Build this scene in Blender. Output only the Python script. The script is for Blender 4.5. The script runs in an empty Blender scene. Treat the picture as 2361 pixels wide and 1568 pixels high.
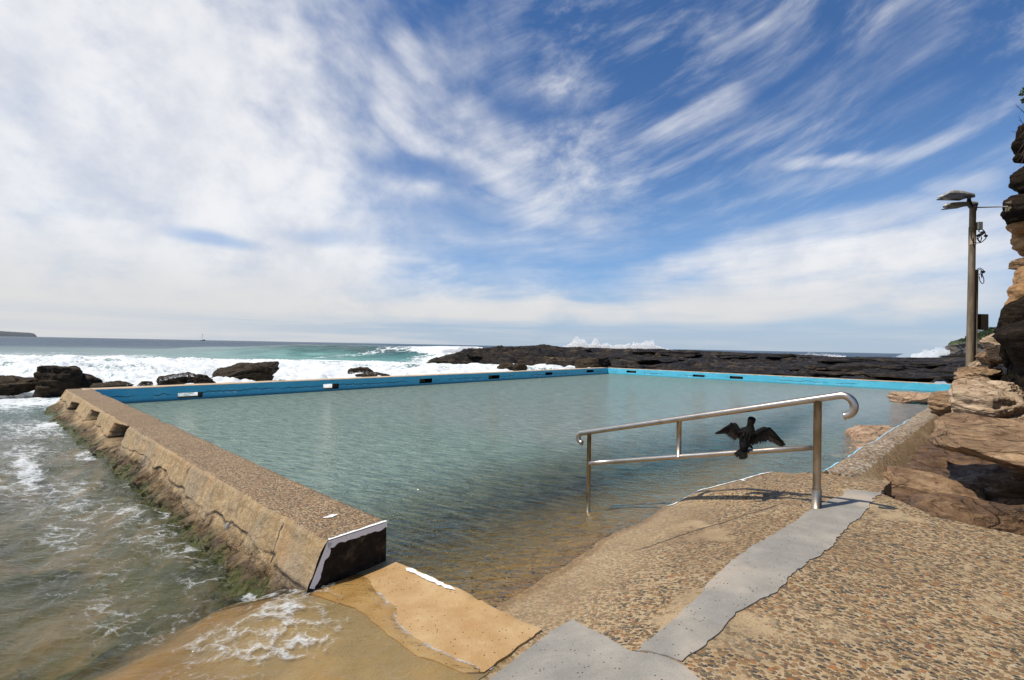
import bpy, math, random
import numpy as np
from mathutils import Vector, Matrix, geometry

random.seed(7)
rng = np.random.default_rng(7)
SC = bpy.context.scene
COL = SC.collection
rad = math.radians

# ------------------------------------------------------------------ camera frame and pool axes
H = 1.75                                   # eye height over the pool's water (z = 0)
F, CX, CY = 1060.0, 1180.0, 784.0          # focal length and centre for a 2360 px wide frame
PITCH, ROLL = rad(.746), rad(1.106)
def _rx(a):
    c, s = math.cos(a), math.sin(a); return np.array([[1,0,0],[0,c,-s],[0,s,c]])
def _rz(a):
    c, s = math.cos(a), math.sin(a); return np.array([[c,-s,0],[s,c,0],[0,0,1]])
R3 = _rx(math.pi/2+PITCH) @ _rz(ROLL)
EYE = np.array([0,0,H])
def ray(px, py): return R3 @ np.array([(px-CX)/F, -(py-CY)/F, -1.0])
def on_z(px, py, z):                       # survey helper: where a sight line meets height z
    r = ray(px, py); return EYE + r*((z-H)/r[2])
def at_d(px, py, d):                       # ... and where it reaches distance d
    r = ray(px, py); return EYE + r*(d/r[1])
def to_px(P):
    q = (np.asarray(P)-EYE) @ R3
    return CX+F*q[...,0]/-q[...,2], CY-F*q[...,1]/-q[...,2]

UA = np.array([-.76, .65]); VA = np.array([.65, .76])   # u runs down the ramp along the sea wall, v across the pool
UA /= np.linalg.norm(UA); VA /= np.linalg.norm(VA)
def W(u, v, z=0.0):
    u, v, z = np.broadcast_arrays(np.asarray(u,float), np.asarray(v,float), np.asarray(z,float))
    return np.stack([u*UA[0]+v*VA[0], u*UA[1]+v*VA[1], z], -1)
def UV(x, y): return x*UA[0]+y*UA[1], x*VA[0]+y*VA[1]

# ------------------------------------------------------------------ numpy noise
def _h(ix, iy, iz, s):
    n = (ix*374761393 + iy*668265263 + iz*2147483647 + s*1274126177) & 0xffffffff
    n = ((n ^ (n >> 13))*1274126177) & 0xffffffff
    return ((n ^ (n >> 16)) & 0xffff)/65535.0
def vnoise(x, y, z=0.0, s=0):
    x, y, z = np.broadcast_arrays(np.asarray(x,float), np.asarray(y,float), np.asarray(z,float))
    ix, iy, iz = np.floor(x).astype(np.int64), np.floor(y).astype(np.int64), np.floor(z).astype(np.int64)
    fx, fy, fz = x-ix, y-iy, z-iz
    fx, fy, fz = (t*t*t*(t*(t*6-15)+10) for t in (fx,fy,fz))
    def L(a,b,t): return a+(b-a)*t
    c = [[[_h(ix+i,iy+j,iz+k,s) for k in (0,1)] for j in (0,1)] for i in (0,1)]
    return L(L(L(c[0][0][0],c[1][0][0],fx),L(c[0][1][0],c[1][1][0],fx),fy),
             L(L(c[0][0][1],c[1][0][1],fx),L(c[0][1][1],c[1][1][1],fx),fy),fz)*2-1
def fbm(x, y, z=0.0, o=4, s=0, g=.5):
    r, a, f = 0, 1.0, 1.0
    for i in range(o):
        r = r + a*vnoise(np.asarray(x)*f+i*17.3, np.asarray(y)*f-i*9.1, np.asarray(z)*f+i*5.7, s+i); a *= g; f *= 2.03
    return r
def sst(x, a, b):
    t = np.clip((np.asarray(x,float)-a)/(b-a), 0, 1); return t*t*(3-2*t)

# ------------------------------------------------------------------ objects
def tag(o, label=None, cat=None, group=None, kind=None):
    for k, v in (('label',label),('category',cat),('group',group),('kind',kind)):
        if v: o[k] = v
    return o
def empty(name, loc=(0,0,0)):
    o = bpy.data.objects.new(name, None); o.empty_display_size = .2; o.location = loc; COL.objects.link(o); return o
def mesh(name, verts, faces, mats, parent=None, smooth=True, midx=None, attrs=None, origin=None):
    verts = np.asarray(verts, float).reshape(-1,3)
    if parent is not None:
        q_o = parent
        while q_o: verts = verts-np.array(q_o.location); q_o = q_o.parent
    elif origin is not None: verts = verts-np.array(origin)
    me = bpy.data.meshes.new(name)
    if isinstance(faces, np.ndarray):
        k = faces.shape[1]; nf = len(faces)
        me.vertices.add(len(verts)); me.vertices.foreach_set('co', verts.astype(np.float32).ravel())
        me.loops.add(nf*k); me.loops.foreach_set('vertex_index', faces.astype(np.int32).ravel())
        me.polygons.add(nf); me.polygons.foreach_set('loop_start', np.arange(0,nf*k,k,dtype=np.int32))
        me.update(calc_edges=True)
    else:
        me.from_pydata(verts.tolist(), [], faces)
    for m in (mats if isinstance(mats,(list,tuple)) else [mats]): me.materials.append(m)
    me.polygons.foreach_set('use_smooth', np.full(len(me.polygons), smooth))
    if midx is not None: me.polygons.foreach_set('material_index', np.asarray(midx, np.int32))
    for k, v in (attrs or {}).items():
        a = me.attributes.new(k, 'FLOAT', 'POINT'); a.data.foreach_set('value', np.asarray(v, np.float32).ravel())
    me.validate(); me.update()
    o = bpy.data.objects.new(name, me); COL.objects.link(o)
    if parent is not None: o.parent = parent
    elif origin is not None: o.location = origin
    return o
def gridf(n, m, closed=False):                    # faces of an n x m vertex grid
    i, j = np.meshgrid(np.arange(n-1), np.arange(m if closed else m-1), indexing='ij')
    j2 = (j+1) % m
    return np.stack([i*m+j, (i+1)*m+j, (i+1)*m+j2, i*m+j2], -1).reshape(-1,4)
class MB:                                         # collects pieces into one mesh
    def __init__(s): s.v, s.f, s.m = [], [], []
    def add(s, v, f, m=0):
        o = sum(len(a) for a in s.v); s.v.append(np.asarray(v,float).reshape(-1,3))
        for q in f: s.f.append([int(i)+o for i in q]); s.m.append(m)
        return s
    def tube(s, pts, r, n=12, cap=True, m=0):
        pts = np.asarray(pts,float); k = len(pts); r = np.broadcast_to(np.asarray(r,float),(k,))
        t = np.gradient(pts,axis=0); t /= np.linalg.norm(t,axis=1)[:,None]+1e-12
        up = np.array([0,0,1.]) if abs(t[0][2])<.9 else np.array([0,1.,0])
        x = np.cross(t[0],up); x /= np.linalg.norm(x); V = []
        for i in range(k):
            x = x-t[i]*(x@t[i]); x /= np.linalg.norm(x); y = np.cross(t[i],x)
            an = np.linspace(0,2*math.pi,n,endpoint=False)
            V.append(pts[i]+r[i]*(np.cos(an)[:,None]*x+np.sin(an)[:,None]*y))
        f = gridf(k,n,True)[:, ::-1].tolist()
        if cap: f += [list(range(n)), list(range((k-1)*n,k*n))[::-1]]
        return s.add(np.concatenate(V), f, m)
    def box(s, c, sz, rot=None, m=0):
        v = np.array([[x,y,z] for x in (-.5,.5) for y in (-.5,.5) for z in (-.5,.5)])*np.array(sz)
        if rot is not None: v = v@np.asarray(rot).T
        return s.add(v+np.array(c), [[0,1,3,2],[4,6,7,5],[0,4,5,1],[2,3,7,6],[0,2,6,4],[1,5,7,3]], m)
    def build(s, name, mats, parent=None, smooth=True, bevel=0, **k):
        o = mesh(name, np.concatenate(s.v), s.f, mats, parent, smooth, s.m, **k)
        if bevel:
            b = o.modifiers.new('bevel','BEVEL'); b.width = bevel; b.segments = 2; b.limit_method = 'ANGLE'
        return o
def sheet_uv(name, poly, zf, mats, lift=.004, skirt=.05, step=.06, jag=0.0, seed=0, parent=None, dens=.03, attrs=None):
    """A sheet with a ragged outline lying on the ground function zf(u, v)."""
    P = np.array(poly, float); out = []
    for i in range(len(P)):
        a, b = P[i], P[(i+1)%len(P)]; L = np.linalg.norm(b-a); n = max(1,int(L/dens))
        for k in range(n):
            q = a+(b-a)*k/n; nrm = np.array([-(b-a)[1],(b-a)[0]])/(L+1e-9)
            w = (.9*fbm(q[0]*2.3+seed*3.1,q[1]*2.3,o=5,s=seed,g=.6)+.35*vnoise(q[0]*30,q[1]*30,s=seed+4))*jag
            out.append(q+nrm*w*(0 if k==0 else 1))
    out = np.array(out); n = len(out)
    lo, hi = out.min(0), out.max(0)
    gu, gv = np.meshgrid(np.arange(lo[0]+step/2,hi[0],step), np.arange(lo[1]+step/2,hi[1],step), indexing='ij')
    g = np.stack([gu.ravel(),gv.ravel()],-1)
    inside = np.zeros(len(g),bool); j = n-1
    for i in range(n):
        c = (out[i,1]>g[:,1]) != (out[j,1]>g[:,1])
        xi = (out[j,0]-out[i,0])*(g[:,1]-out[i,1])/(out[j,1]-out[i,1]+1e-12)+out[i,0]
        inside ^= c & (g[:,0]<xi); j = i
    g = g[inside]
    allp = [Vector(p) for p in np.concatenate([out,g])]
    r = geometry.delaunay_2d_cdt(allp, [], [list(range(n))], 1, 1e-5)
    q = np.array([[p.x,p.y] for p in r[0]]); f = [list(t) for t in r[2]]
    z = zf(q[:,0],q[:,1])+lift
    V = W(q[:,0],q[:,1],z)
    f = [t[::-1] for t in f]
    ring = [k for k in range(len(q)) if any(o < n for o in r[3][k])]
    order = sorted(ring, key=lambda k: min(o for o in r[3][k]))
    base = len(V); m_ = len(order); sk = V[order].copy(); sk[:,2] -= skirt
    V = np.concatenate([V,V[order],sk])
    for i in range(m_):
        j = (i+1)%m_; f.append([base+i,base+j,base+m_+j,base+m_+i])
    o = mesh(name, V, f, mats, parent, smooth=True)
    return o

# ------------------------------------------------------------------ node helper
class G:
    def __init__(s, name, world=False):
        if world: s.t = name
        else:
            s.mat = bpy.data.materials.new(name); s.mat.use_nodes = True; s.t = s.mat.node_tree
        s.t.nodes.clear()
    def n(s, typ, ins=None, **props):
        nd = s.t.nodes.new(typ)
        for k, v in props.items(): setattr(nd, k, v)
        for k, v in (ins or {}).items():
            if v is None: continue
            sk = nd.inputs[k]
            if isinstance(v, bpy.types.NodeSocket): s.t.links.new(v, sk)
            else:
                if hasattr(sk.default_value,'__len__') and not hasattr(v,'__len__'): v = [v]*len(sk.default_value)
                if hasattr(v,'__len__') and len(v)==3 and len(sk.default_value)==4: v = (*v,1)
                sk.default_value = v
        return nd
    def pos(s): return s.n('ShaderNodeNewGeometry').outputs['Position']
    def attr(s, name): return s.n('ShaderNodeAttribute', attribute_name=name).outputs['Fac']
    def m(s, op, a, b=None, c=None, clamp=False):
        return s.n('ShaderNodeMath', {0:a,1:b,2:c}, operation=op, use_clamp=clamp).outputs[0]
    def vm(s, op, a, b=None, scale=None):
        nd = s.n('ShaderNodeVectorMath', {0:a,1:b,'Scale':scale} if scale is not None else {0:a,1:b}, operation=op)
        return nd.outputs['Value'] if op in ('DOT_PRODUCT','LENGTH','DISTANCE') else nd.outputs[0]
    def mapping(s, vec, loc=(0,0,0), rot=(0,0,0), scale=(1,1,1)):
        return s.n('ShaderNodeMapping', {'Vector':vec,'Location':loc,'Rotation':rot,'Scale':scale}).outputs[0]
    def noise(s, vec, scale, detail=4, rough=.55, dist=0, col=False, lac=2.0):
        nd = s.n('ShaderNodeTexNoise', {'Vector':vec,'Scale':scale,'Detail':detail,'Roughness':rough,'Distortion':dist,'Lacunarity':lac})
        return nd.outputs['Color' if col else 'Fac']
    def vor(s, vec, scale, feature='F1', rand=1.0): return s.n('ShaderNodeTexVoronoi', {'Vector':vec,'Scale':scale,'Randomness':rand}, feature=feature)
    def ramp(s, fac, stops, interp='LINEAR'):
        nd = s.n('ShaderNodeValToRGB', {'Fac':fac}); cr = nd.color_ramp; cr.interpolation = interp
        while len(cr.elements) < len(stops): cr.elements.new(.5)
        for e, (p, c) in zip(cr.elements, stops):
            e.position = p; e.color = (*c,1) if hasattr(c,'__len__') else (c,c,c,1)
        return nd.outputs['Color']
    def mr(s, v, a, b, c=0.0, d=1.0, smooth=True):
        return s.n('ShaderNodeMapRange', {'Value':v,'From Min':a,'From Max':b,'To Min':c,'To Max':d}, interpolation_type='SMOOTHSTEP' if smooth else 'LINEAR').outputs[0]
    def mix(s, f, a, b, blend='MIX'):
        nd = s.n('ShaderNodeMix', data_type='RGBA', blend_type=blend)
        for i, v in ((0,f),(6,a),(7,b)):
            if isinstance(v, bpy.types.NodeSocket): s.t.links.new(v, nd.inputs[i])
            else: nd.inputs[i].default_value = v if i==0 else ((*v,1) if hasattr(v,'__len__') and len(v)==3 else v)
        return nd.outputs[2]
    def bump(s, h, strength=.5, dist=.01, normal=None):
        return s.n('ShaderNodeBump', {'Height':h,'Strength':strength,'Distance':dist,'Normal':normal}).outputs[0]
    def sep(s, v): return s.n('ShaderNodeSeparateXYZ', {0:v}).outputs
    def comb(s, x, y, z): return s.n('ShaderNodeCombineXYZ', {0:x,1:y,2:z}).outputs[0]
    def prin(s, **k): return s.n('ShaderNodeBsdfPrincipled', {a.replace('_',' '):b for a,b in k.items()}).outputs[0]
    def mixs(s, f, a, b): return s.n('ShaderNodeMixShader', {0:f,1:a,2:b}).outputs[0]
    def out(s, sh):
        s.n('ShaderNodeOutputMaterial', {'Surface':sh}); return s.mat

# ------------------------------------------------------------------ materials
STONES = [(0,(.045,.043,.040)),(.13,(.085,.075,.058)),(.26,(.19,.115,.05)),(.42,(.27,.16,.07)),(.56,(.16,.12,.065)),
          (.68,(.34,.20,.085)),(.81,(.42,.17,.045)),(.86,(.22,.105,.05)),(.92,(.46,.33,.16)),(.985,(.56,.48,.36))]
def gravel_mat(name, scale=50, mortar=(.41,.30,.17), worn=True, stain=0.0, thr=(.005,.06)):
    g = G(name); p = g.pos()
    w = g.vm('ADD', p, g.vm('SCALE', g.vm('SUBTRACT', g.noise(p,60,2,col=True), (.5,.5,.5)), scale=.011))
    w = g.mapping(g.mapping(w, rot=(0,0,.5)), scale=(.85,1.2,.6))
    e = g.vor(w, scale, 'DISTANCE_TO_EDGE').outputs['Distance']
    c = g.vor(w, scale, 'F1'); rc = g.n('ShaderNodeSeparateColor', {0:c.outputs['Color']}).outputs
    rad_ = g.m('ADD', .42, g.m('MULTIPLY', rc[1], .34))
    peb = g.m('MULTIPLY', g.mr(g.m('SUBTRACT', rad_, c.outputs['Distance']), -.02, .06), g.mr(e, .012, .05))
    stone = g.mix(1, g.ramp(rc[0], STONES, 'CONSTANT'), (.78,.75,.70), 'MULTIPLY')
    stone = g.mix(.55, stone, g.mix(g.noise(p,150,3), (.55,.5,.45), (1.3,1.3,1.3)), 'MULTIPLY')
    mcol = g.mix(g.noise(p,220,3,.7), tuple(k*.62 for k in mortar), tuple(min(1,k*1.25) for k in mortar))
    c2 = g.vor(w, scale*2.3, 'F1'); rc2 = g.n('ShaderNodeSeparateColor', {0:c2.outputs['Color']}).outputs      # grit between the stones
    grit = g.m('MULTIPLY', g.mr(c2.outputs['Distance'],.46,.30), g.m('GREATER_THAN', rc2[1], .35))
    mcol = g.mix(g.m('MULTIPLY',grit,.85), mcol, g.mix(1, g.ramp(rc2[0], STONES, 'CONSTANT'), (.95,.92,.86), 'MULTIPLY'))
    mcol = g.mix(g.mr(g.noise(p,2.2,4),.4,.7), mcol, tuple(k*.75 for k in mortar))
    big = g.noise(p,1.3,5,.6)
    if worn:
        peb = g.m('MULTIPLY', peb, g.mr(big,.66,.57)); peb = g.m('MULTIPLY', peb, g.mr(g.noise(p,7,4,.7),.70,.60))
    u = g.vm('DOT_PRODUCT', p, (UA[0],UA[1],0))
    lowz = g.mr(g.sep(p)[2], .30, .08)                    # worn, sandy lower ramp: fewer stones stand clear
    peb = g.m('MULTIPLY', peb, g.m('SUBTRACT', 1, g.m('MULTIPLY', lowz, .55)))
    col = g.mix(peb, mcol, stone)
    col = g.mix(g.mr(g.noise(p,.9,5,.6),.45,.75,0,.5), col, (.17,.10,.045))
    wet = g.mr(g.m('ADD', g.sep(p)[2], g.m('MULTIPLY', g.m('SUBTRACT', g.noise(p,3,4), .5), .06)), .05, .012)
    col = g.mix(g.mr(g.sep(p)[2], .02, -.10, 0, .75), col, g.mix(g.noise(p,6,5,.65), (.22,.165,.065), (.46,.36,.18)))
    col = g.mix(g.m('MULTIPLY',wet,.85), col, g.mix(1, col, (.84,.70,.43), 'MULTIPLY'))
    rough = g.m('SUBTRACT', .75, g.m('MULTIPLY', wet, .5))
    if name == 'exposed_aggregate':
        vv_ = g.vm('DOT_PRODUCT', p, (VA[0],VA[1],0)); cu_ = g.m('SUBTRACT', g.m('ADD', u, g.m('MULTIPLY', g.m('SUBTRACT', vv_, 4.05), .577)), g.m('ADD', 1.30, g.m('MULTIPLY', g.m('SUBTRACT', g.noise(p,5,5,.65), .5), .12)))
        crk = g.m('MULTIPLY', g.mr(g.m('ABSOLUTE', cu_), .022, .006), g.m('MULTIPLY', g.m('MULTIPLY', g.mr(vv_,3.3,3.7), g.mr(vv_,5.0,4.7)), g.mr(g.noise(p,2.5,3),.30,.45)))
        col = g.mix(g.m('MULTIPLY',crk,.85), col, (.05,.032,.018)); peb = g.m('SUBTRACT', peb, g.m('MULTIPLY', crk, 2))
    hgt = g.m('ADD', g.m('MULTIPLY', peb, 1.0), g.m('MULTIPLY', g.noise(p,260,3), .35))
    return g.out(g.prin(Base_Color=col, Roughness=rough, Normal=g.bump(hgt,.9,.006)))

def bedcol(g, p):                                         # weed and bare rock on the channel's floor
    c = g.ramp(g.noise(p,1.5,6,.62),[(.34,(.016,.022,.008)),(.45,(.065,.065,.02)),(.55,(.13,.095,.038)),(.68,(.22,.145,.07))])
    return g.mix(.6,c,g.mix(g.noise(p,9,5,.65),(.35,.35,.35),(1.6,1.6,1.6)),'MULTIPLY')
def cement_mat(name, base, dark, pits=True, wetz=None, tint=None, weed=None):
    g = G(name); p = g.pos()
    n1 = g.noise(p,3.2,6,.62); n2 = g.noise(p,90,4,.7); n3 = g.noise(g.mapping(p,rot=(0,0,.7),scale=(1,6,1)),5,4,.6)
    col = g.mix(g.mr(n1,.3,.72), dark, base)
    col = g.mix(.55, col, g.mix(n2,(.5,.5,.5),(1.4,1.4,1.4)),'MULTIPLY'); col = g.mix(g.mr(g.noise(p,13,6,.7),.52,.72,0,.5), col, dark)
    col = g.mix(g.mr(n3,.5,.8,0,.35), col, dark)
    if tint: col = g.mix(g.mr(g.noise(p,1.7,4,.6),.5,.72), col, tint)
    h = g.m('ADD', g.m('MULTIPLY',n2,.5), g.m('MULTIPLY',n1,.8))
    if weed is not None:
        wz = g.mr(g.m('ADD', g.sep(p)[2], g.m('MULTIPLY', g.m('SUBTRACT', g.noise(p,2.2,5,.65), .5), .30)), weed, weed-.16)
        col = g.mix(wz, col, bedcol(g,p))
    if pits:
        v = g.vor(p,55,'F1'); rc = g.n('ShaderNodeSeparateColor',{0:v.outputs['Color']}).outputs
        pit = g.m('MULTIPLY', g.mr(v.outputs['Distance'],.26,.14), g.m('GREATER_THAN', rc[0], .86))
        col = g.mix(pit, col, (.06,.045,.035)); h = g.m('SUBTRACT', h, pit)
    rough = .8
    if wetz is not None:
        wet = g.mr(g.m('ADD', g.sep(p)[2], g.m('MULTIPLY', g.noise(p,2.5,4), .08)), wetz+.06, wetz)
        col = g.mix(wet, col, g.mix(1,col,(.86,.72,.52),'MULTIPLY')); rough = g.m('SUBTRACT',.8,g.m('MULTIPLY',wet,.62))
    return g.out(g.prin(Base_Color=col, Roughness=rough, Normal=g.bump(h,.8,.009)))

def rock_mat(name, cols, strata=0.0, sscale=9, weather=(.06,.045,.035), wamt=.4, rough=.8, bump=.03, fine=26, spec=.3, swirl=0.0, topdark=.0, ps=1.0, grain=0.0):
    g = G(name); p = g.vm('SCALE', g.pos(), scale=ps)
    q = g.vm('ADD', p, g.vm('SCALE', g.vm('SUBTRACT', g.noise(p,1.6,4,col=True),(.5,.5,.5)), scale=.35+swirl))
    n1 = g.noise(p,1.9,7,.62); n2 = g.noise(p,fine,6,.68); n3 = g.noise(g.mapping(p,scale=(1,1,3)),6,6,.65)
    col = g.ramp(n3, [(.25,cols[0]),(.5,cols[1]),(.75,cols[2])])
    if strata:
        z = g.mapping(q, rot=(.12,.08,0), scale=(.5,.5,sscale))
        st = g.noise(z, 1.6, 5, .6)
        col = g.mix(g.mr(st,.42,.62,0,strata), col, cols[0])
        col = g.mix(g.mr(st,.40,.30,0,strata), col, cols[2])
    col = g.mix(.6, col, g.mix(n2,(.4,.4,.4),(1.5,1.5,1.5)),'MULTIPLY')
    col = g.mix(g.mr(n1,.45,.66,0,wamt), col, weather)
    if topdark:
        nz = g.sep(g.n('ShaderNodeNewGeometry').outputs['Normal'])[2]
        col = g.mix(g.m('MULTIPLY', g.mr(nz,.35,.8), g.mr(n1,.3,.55,0,topdark)), col, weather)
    gl_ = None
    if grain:
        gn = g.m('FRACT', g.m('MULTIPLY', g.m('ADD', g.noise(g.mapping(p,scale=(.7,.7,2.2)),.9,3,.5), g.m('MULTIPLY', g.noise(p,5,4,.6), .06)), 17))
        gl_ = g.m('MULTIPLY', g.mr(g.m('ABSOLUTE', g.m('SUBTRACT', gn, .5)), .22, .02), g.mr(g.noise(p,2.3,4,.6),.36,.6))
        col = g.mix(g.m('MULTIPLY', gl_, grain), col, g.mix(1,col,(.45,.40,.36),'MULTIPLY'))
    h = g.m('ADD', g.m('MULTIPLY',n3,1.0), g.m('ADD', g.m('MULTIPLY',n2,.6), g.m('MULTIPLY', g.noise(p,fine*3.4,4,.7), .25)))
    if grain: h = g.m('SUBTRACT', h, g.m('MULTIPLY', gl_, .8))
    if strata: h = g.m('ADD', h, g.m('MULTIPLY', g.mr(st,.36,.64), strata*1.5))
    col = g.mix(.45, col, g.mix(g.noise(p,fine*3.4,4,.7),(.5,.5,.5),(1.45,1.45,1.45)),'MULTIPLY')
    v = g.vor(q,4.5,'DISTANCE_TO_EDGE').outputs['Distance']
    crack = g.m('MULTIPLY', g.mr(v,.03,.0), g.mr(n1,.5,.6))
    col = g.mix(g.m('MULTIPLY',crack,.8), col, (.015,.012,.01)); h = g.m('SUBTRACT',h,crack)
    return g.out(g.prin(Base_Color=col, Roughness=rough, Specular_IOR_Level=spec, Normal=g.bump(h,.8,bump)))

M = {}
M['gravel'] = gravel_mat('exposed_aggregate')
M['gravel_curb'] = gravel_mat('curb_aggregate', 30, (.50,.43,.33), False)
M['gravel_top'] = gravel_mat('wall_top_aggregate', 66, (.40,.285,.165), False, thr=(.0,.06))
M['cement'] = cement_mat('grey_cement', (.315,.29,.25), (.215,.20,.175), tint=(.37,.315,.25))
M['slab'] = cement_mat('ochre_wet_cement', (.52,.36,.18), (.38,.22,.085), True, wetz=.125, tint=(.50,.32,.14))
M['apron'] = cement_mat('wet_apron_cement', (.36,.25,.13), (.25,.18,.10), False, wetz=.06, tint=(.40,.23,.085), weed=-.07)
g = G('white_paint'); p = g.pos(); n = g.noise(p,30,4,.7)
M['paint'] = g.out(g.prin(Base_Color=g.mix(g.mr(n,.58,.7),(.90,.90,.88),(.66,.60,.50)), Roughness=.55, Normal=g.bump(n,.4,.004)))
g = G('black_algae'); p = g.pos(); n = g.noise(p,14,5,.65)
M['black'] = g.out(g.prin(Base_Color=g.ramp(n,[(.3,(.006,.005,.004)),(.52,(.018,.013,.009)),(.64,(.06,.042,.026)),(.8,(.15,.105,.06))]), Roughness=.7, Specular_IOR_Level=.2, Normal=g.bump(n,.5,.01)))  # near-black puts the shade of the end face and slots into the colour

# sea wall side: smooth render above a ragged crack, weathered stone and weed below
g = G('sea_wall_side'); p = g.pos(); a = g.attr('lower'); z = g.sep(p)[2]
drip = g.noise(g.mapping(p,rot=(0,0,-.708),scale=(7,1,1.3)),3.0,5,.65)
n1 = g.noise(p,4,6,.65); n2 = g.noise(p,38,5,.7); n3 = g.noise(p,13,5,.7)
up = g.ramp(g.m('ADD',g.m('MULTIPLY',drip,.6),g.m('MULTIPLY',g.noise(p,17,5,.7),.4)),[(.30,(.15,.09,.04)),(.44,(.33,.22,.10)),(.58,(.46,.33,.18)),(.72,(.56,.44,.28))])
up = g.mix(g.mr(n1,.48,.7,0,.7), up, (.46,.26,.11)); up = g.mix(g.mr(n3,.52,.7,0,.55), up, (.22,.16,.10)); up = g.mix(g.mr(g.noise(p,1.1,4,.6),.5,.65,0,.6), up, (.30,.24,.17))
jv = g.vm('DOT_PRODUCT', p, (UA[0],UA[1],0)); jn = g.m('ADD', jv, g.m('MULTIPLY', g.m('SUBTRACT', g.noise(p,3,4,.6), .5), .35)); jl = g.m('ABSOLUTE', g.m('SUBTRACT', g.m('MODULO', jn, 2.3), 1.3)); up = g.mix(g.m('MULTIPLY', g.mr(jl,.016,.004), g.mr(n1,.46,.54)), up, (.05,.035,.025))
lo = g.ramp(g.noise(p,9,7,.72),[(.34,(.02,.014,.008)),(.45,(.095,.055,.022)),(.57,(.22,.13,.05)),(.74,(.40,.27,.13))])
lo = g.mix(g.mr(n1,.48,.6,0,.75), lo, (.05,.034,.024))
weed = g.m('MULTIPLY', g.mr(g.m('ADD',z,g.m('MULTIPLY',g.m('SUBTRACT',n1,.5),.42)),g.mr(g.noise(p,1.3,3),.35,.65,.0,.13),-.09), g.mr(n3,.3,.55,.45,1))
lo = g.mix(weed, lo, g.mix(n2,(.022,.04,.005),(.12,.125,.02)))
a = g.mr(g.m('ADD', a, g.m('MULTIPLY', g.m('SUBTRACT', g.noise(p,4.5,5,.65), .5), 1.3)), .15, .75); col = g.mix(a, up, lo); col = g.mix(.6, col, g.mix(n2,(.5,.5,.5),(1.4,1.4,1.4)),'MULTIPLY')
crk = g.attr('crack'); col = g.mix(crk, col, (.02,.015,.01))
h = g.m('ADD', g.m('ADD', g.m('MULTIPLY',n2,.6), g.m('MULTIPLY',drip,.4)), g.m('MULTIPLY',g.m('ADD', g.m('MULTIPLY',n3,1.5), g.m('MULTIPLY', g.vor(p,16).outputs['Distance'], .8)),g.m('ADD',.25,a)))
M['wall_side'] = g.out(g.prin(Base_Color=col, Roughness=g.m('SUBTRACT',.8,g.m('MULTIPLY',weed,.4)), Normal=g.bump(h,1.0,.04)))

def blue_mat(name, c1, c2):
    g = G(name); p = g.pos(); z = g.sep(p)[2]
    l = g.vm('DOT_PRODUCT', p, (.72,.69,0)); l2 = g.vm('DOT_PRODUCT', p, (.795,-.607,0))
    ll = g.comb(l,l2,0)
    n1 = g.noise(p,2.2,5,.6); n2 = g.noise(p,16,5,.7)
    col = g.mix(g.mr(n1,.35,.7), c1, c2); col = g.mix(.3,col,g.mix(n2,(.6,.6,.6),(1.3,1.3,1.3)),'MULTIPLY')
    zz = g.m('ADD', z, g.m('MULTIPLY', g.m('SUBTRACT', g.noise(ll,2.4,5,.65), .5), .24))
    c = g.m('ABSOLUTE', g.m('SUBTRACT', zz, .19))
    crack = g.m('MULTIPLY', g.mr(c,.018,.005), g.mr(g.noise(ll,.55,3),.44,.52))
    col = g.mix(crack, col, (.02,.03,.035))
    flake = g.m('MULTIPLY', g.mr(g.m('ABSOLUTE',g.m('SUBTRACT',zz,.15)),.03,.01), g.mr(g.noise(p,7,4),.56,.62))
    col = g.mix(g.m('MULTIPLY',flake,g.mr(g.noise(ll,.55,3),.46,.54)), col, (.62,.72,.76))
    chip = g.m('MULTIPLY', g.mr(z,.355,.40), g.mr(g.noise(p,5,5,.7),.50,.58))
    col = g.mix(chip, col, (.50,.66,.72))
    tide = g.mr(g.m('ADD',z,g.m('MULTIPLY',g.m('SUBTRACT',n2,.5),.06)),.10,.02)
    col = g.mix(g.m('MULTIPLY',tide,.55), col, (.05,.16,.15))
    return g.out(g.prin(Base_Color=col, Roughness=.55, Normal=g.bump(g.m('SUBTRACT',n2,crack),.5,.008)))
M['blue'] = blue_mat('blue_pool_paint',(.075,.47,.66),(.11,.53,.71))
M['wall_top'] = cement_mat('sandy_wall_top',(.56,.43,.29),(.44,.32,.20),False)
M['sea_rock'] = rock_mat('wet_sea_rock',[(.014,.010,.007),(.045,.031,.018),(.12,.08,.042)], .3, 5, (.014,.011,.009), .6, .75, .06, 20, .15)
M['shelf'] = rock_mat('dark_shelf_rock',[(.007,.006,.005),(.028,.021,.015),(.14,.095,.052)], .8, 9, (.014,.013,.014), .6, .6, .16, 7, .18, ps=.32)
M['sand_brown'] = rock_mat('brown_sandstone',[(.16,.095,.05),(.36,.23,.13),(.50,.36,.215)], .6, 10, (.11,.06,.03), .38, .8, .035, 26, .3, 0, .35, 1.0, .8)
M['sand_pale'] = rock_mat('pale_sandstone',[(.30,.20,.12),(.48,.36,.245),(.56,.45,.33)], .6, 12, (.26,.15,.08), .35, .85, .022, 30, .25, .2, .0, 1.0, .9)
M['sand_orange'] = rock_mat('orange_sandstone',[(.22,.11,.045),(.38,.21,.09),(.48,.31,.16)], .5, 10, (.16,.09,.05), .4, .8, .03, 26, .3)
M['sand_pink'] = rock_mat('pinkish_sandstone',[(.28,.17,.105),(.43,.29,.19),(.52,.39,.28)], .5, 10, (.17,.10,.06), .35, .8, .03, 26, .3, 0, 0, 1.0, .6)
M['sand_dark'] = rock_mat('dark_weathered_sandstone',[(.008,.006,.005),(.022,.016,.011),(.055,.038,.024)], .3, 6, (.008,.007,.006), .6, .9, .05, 18, .06)
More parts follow.
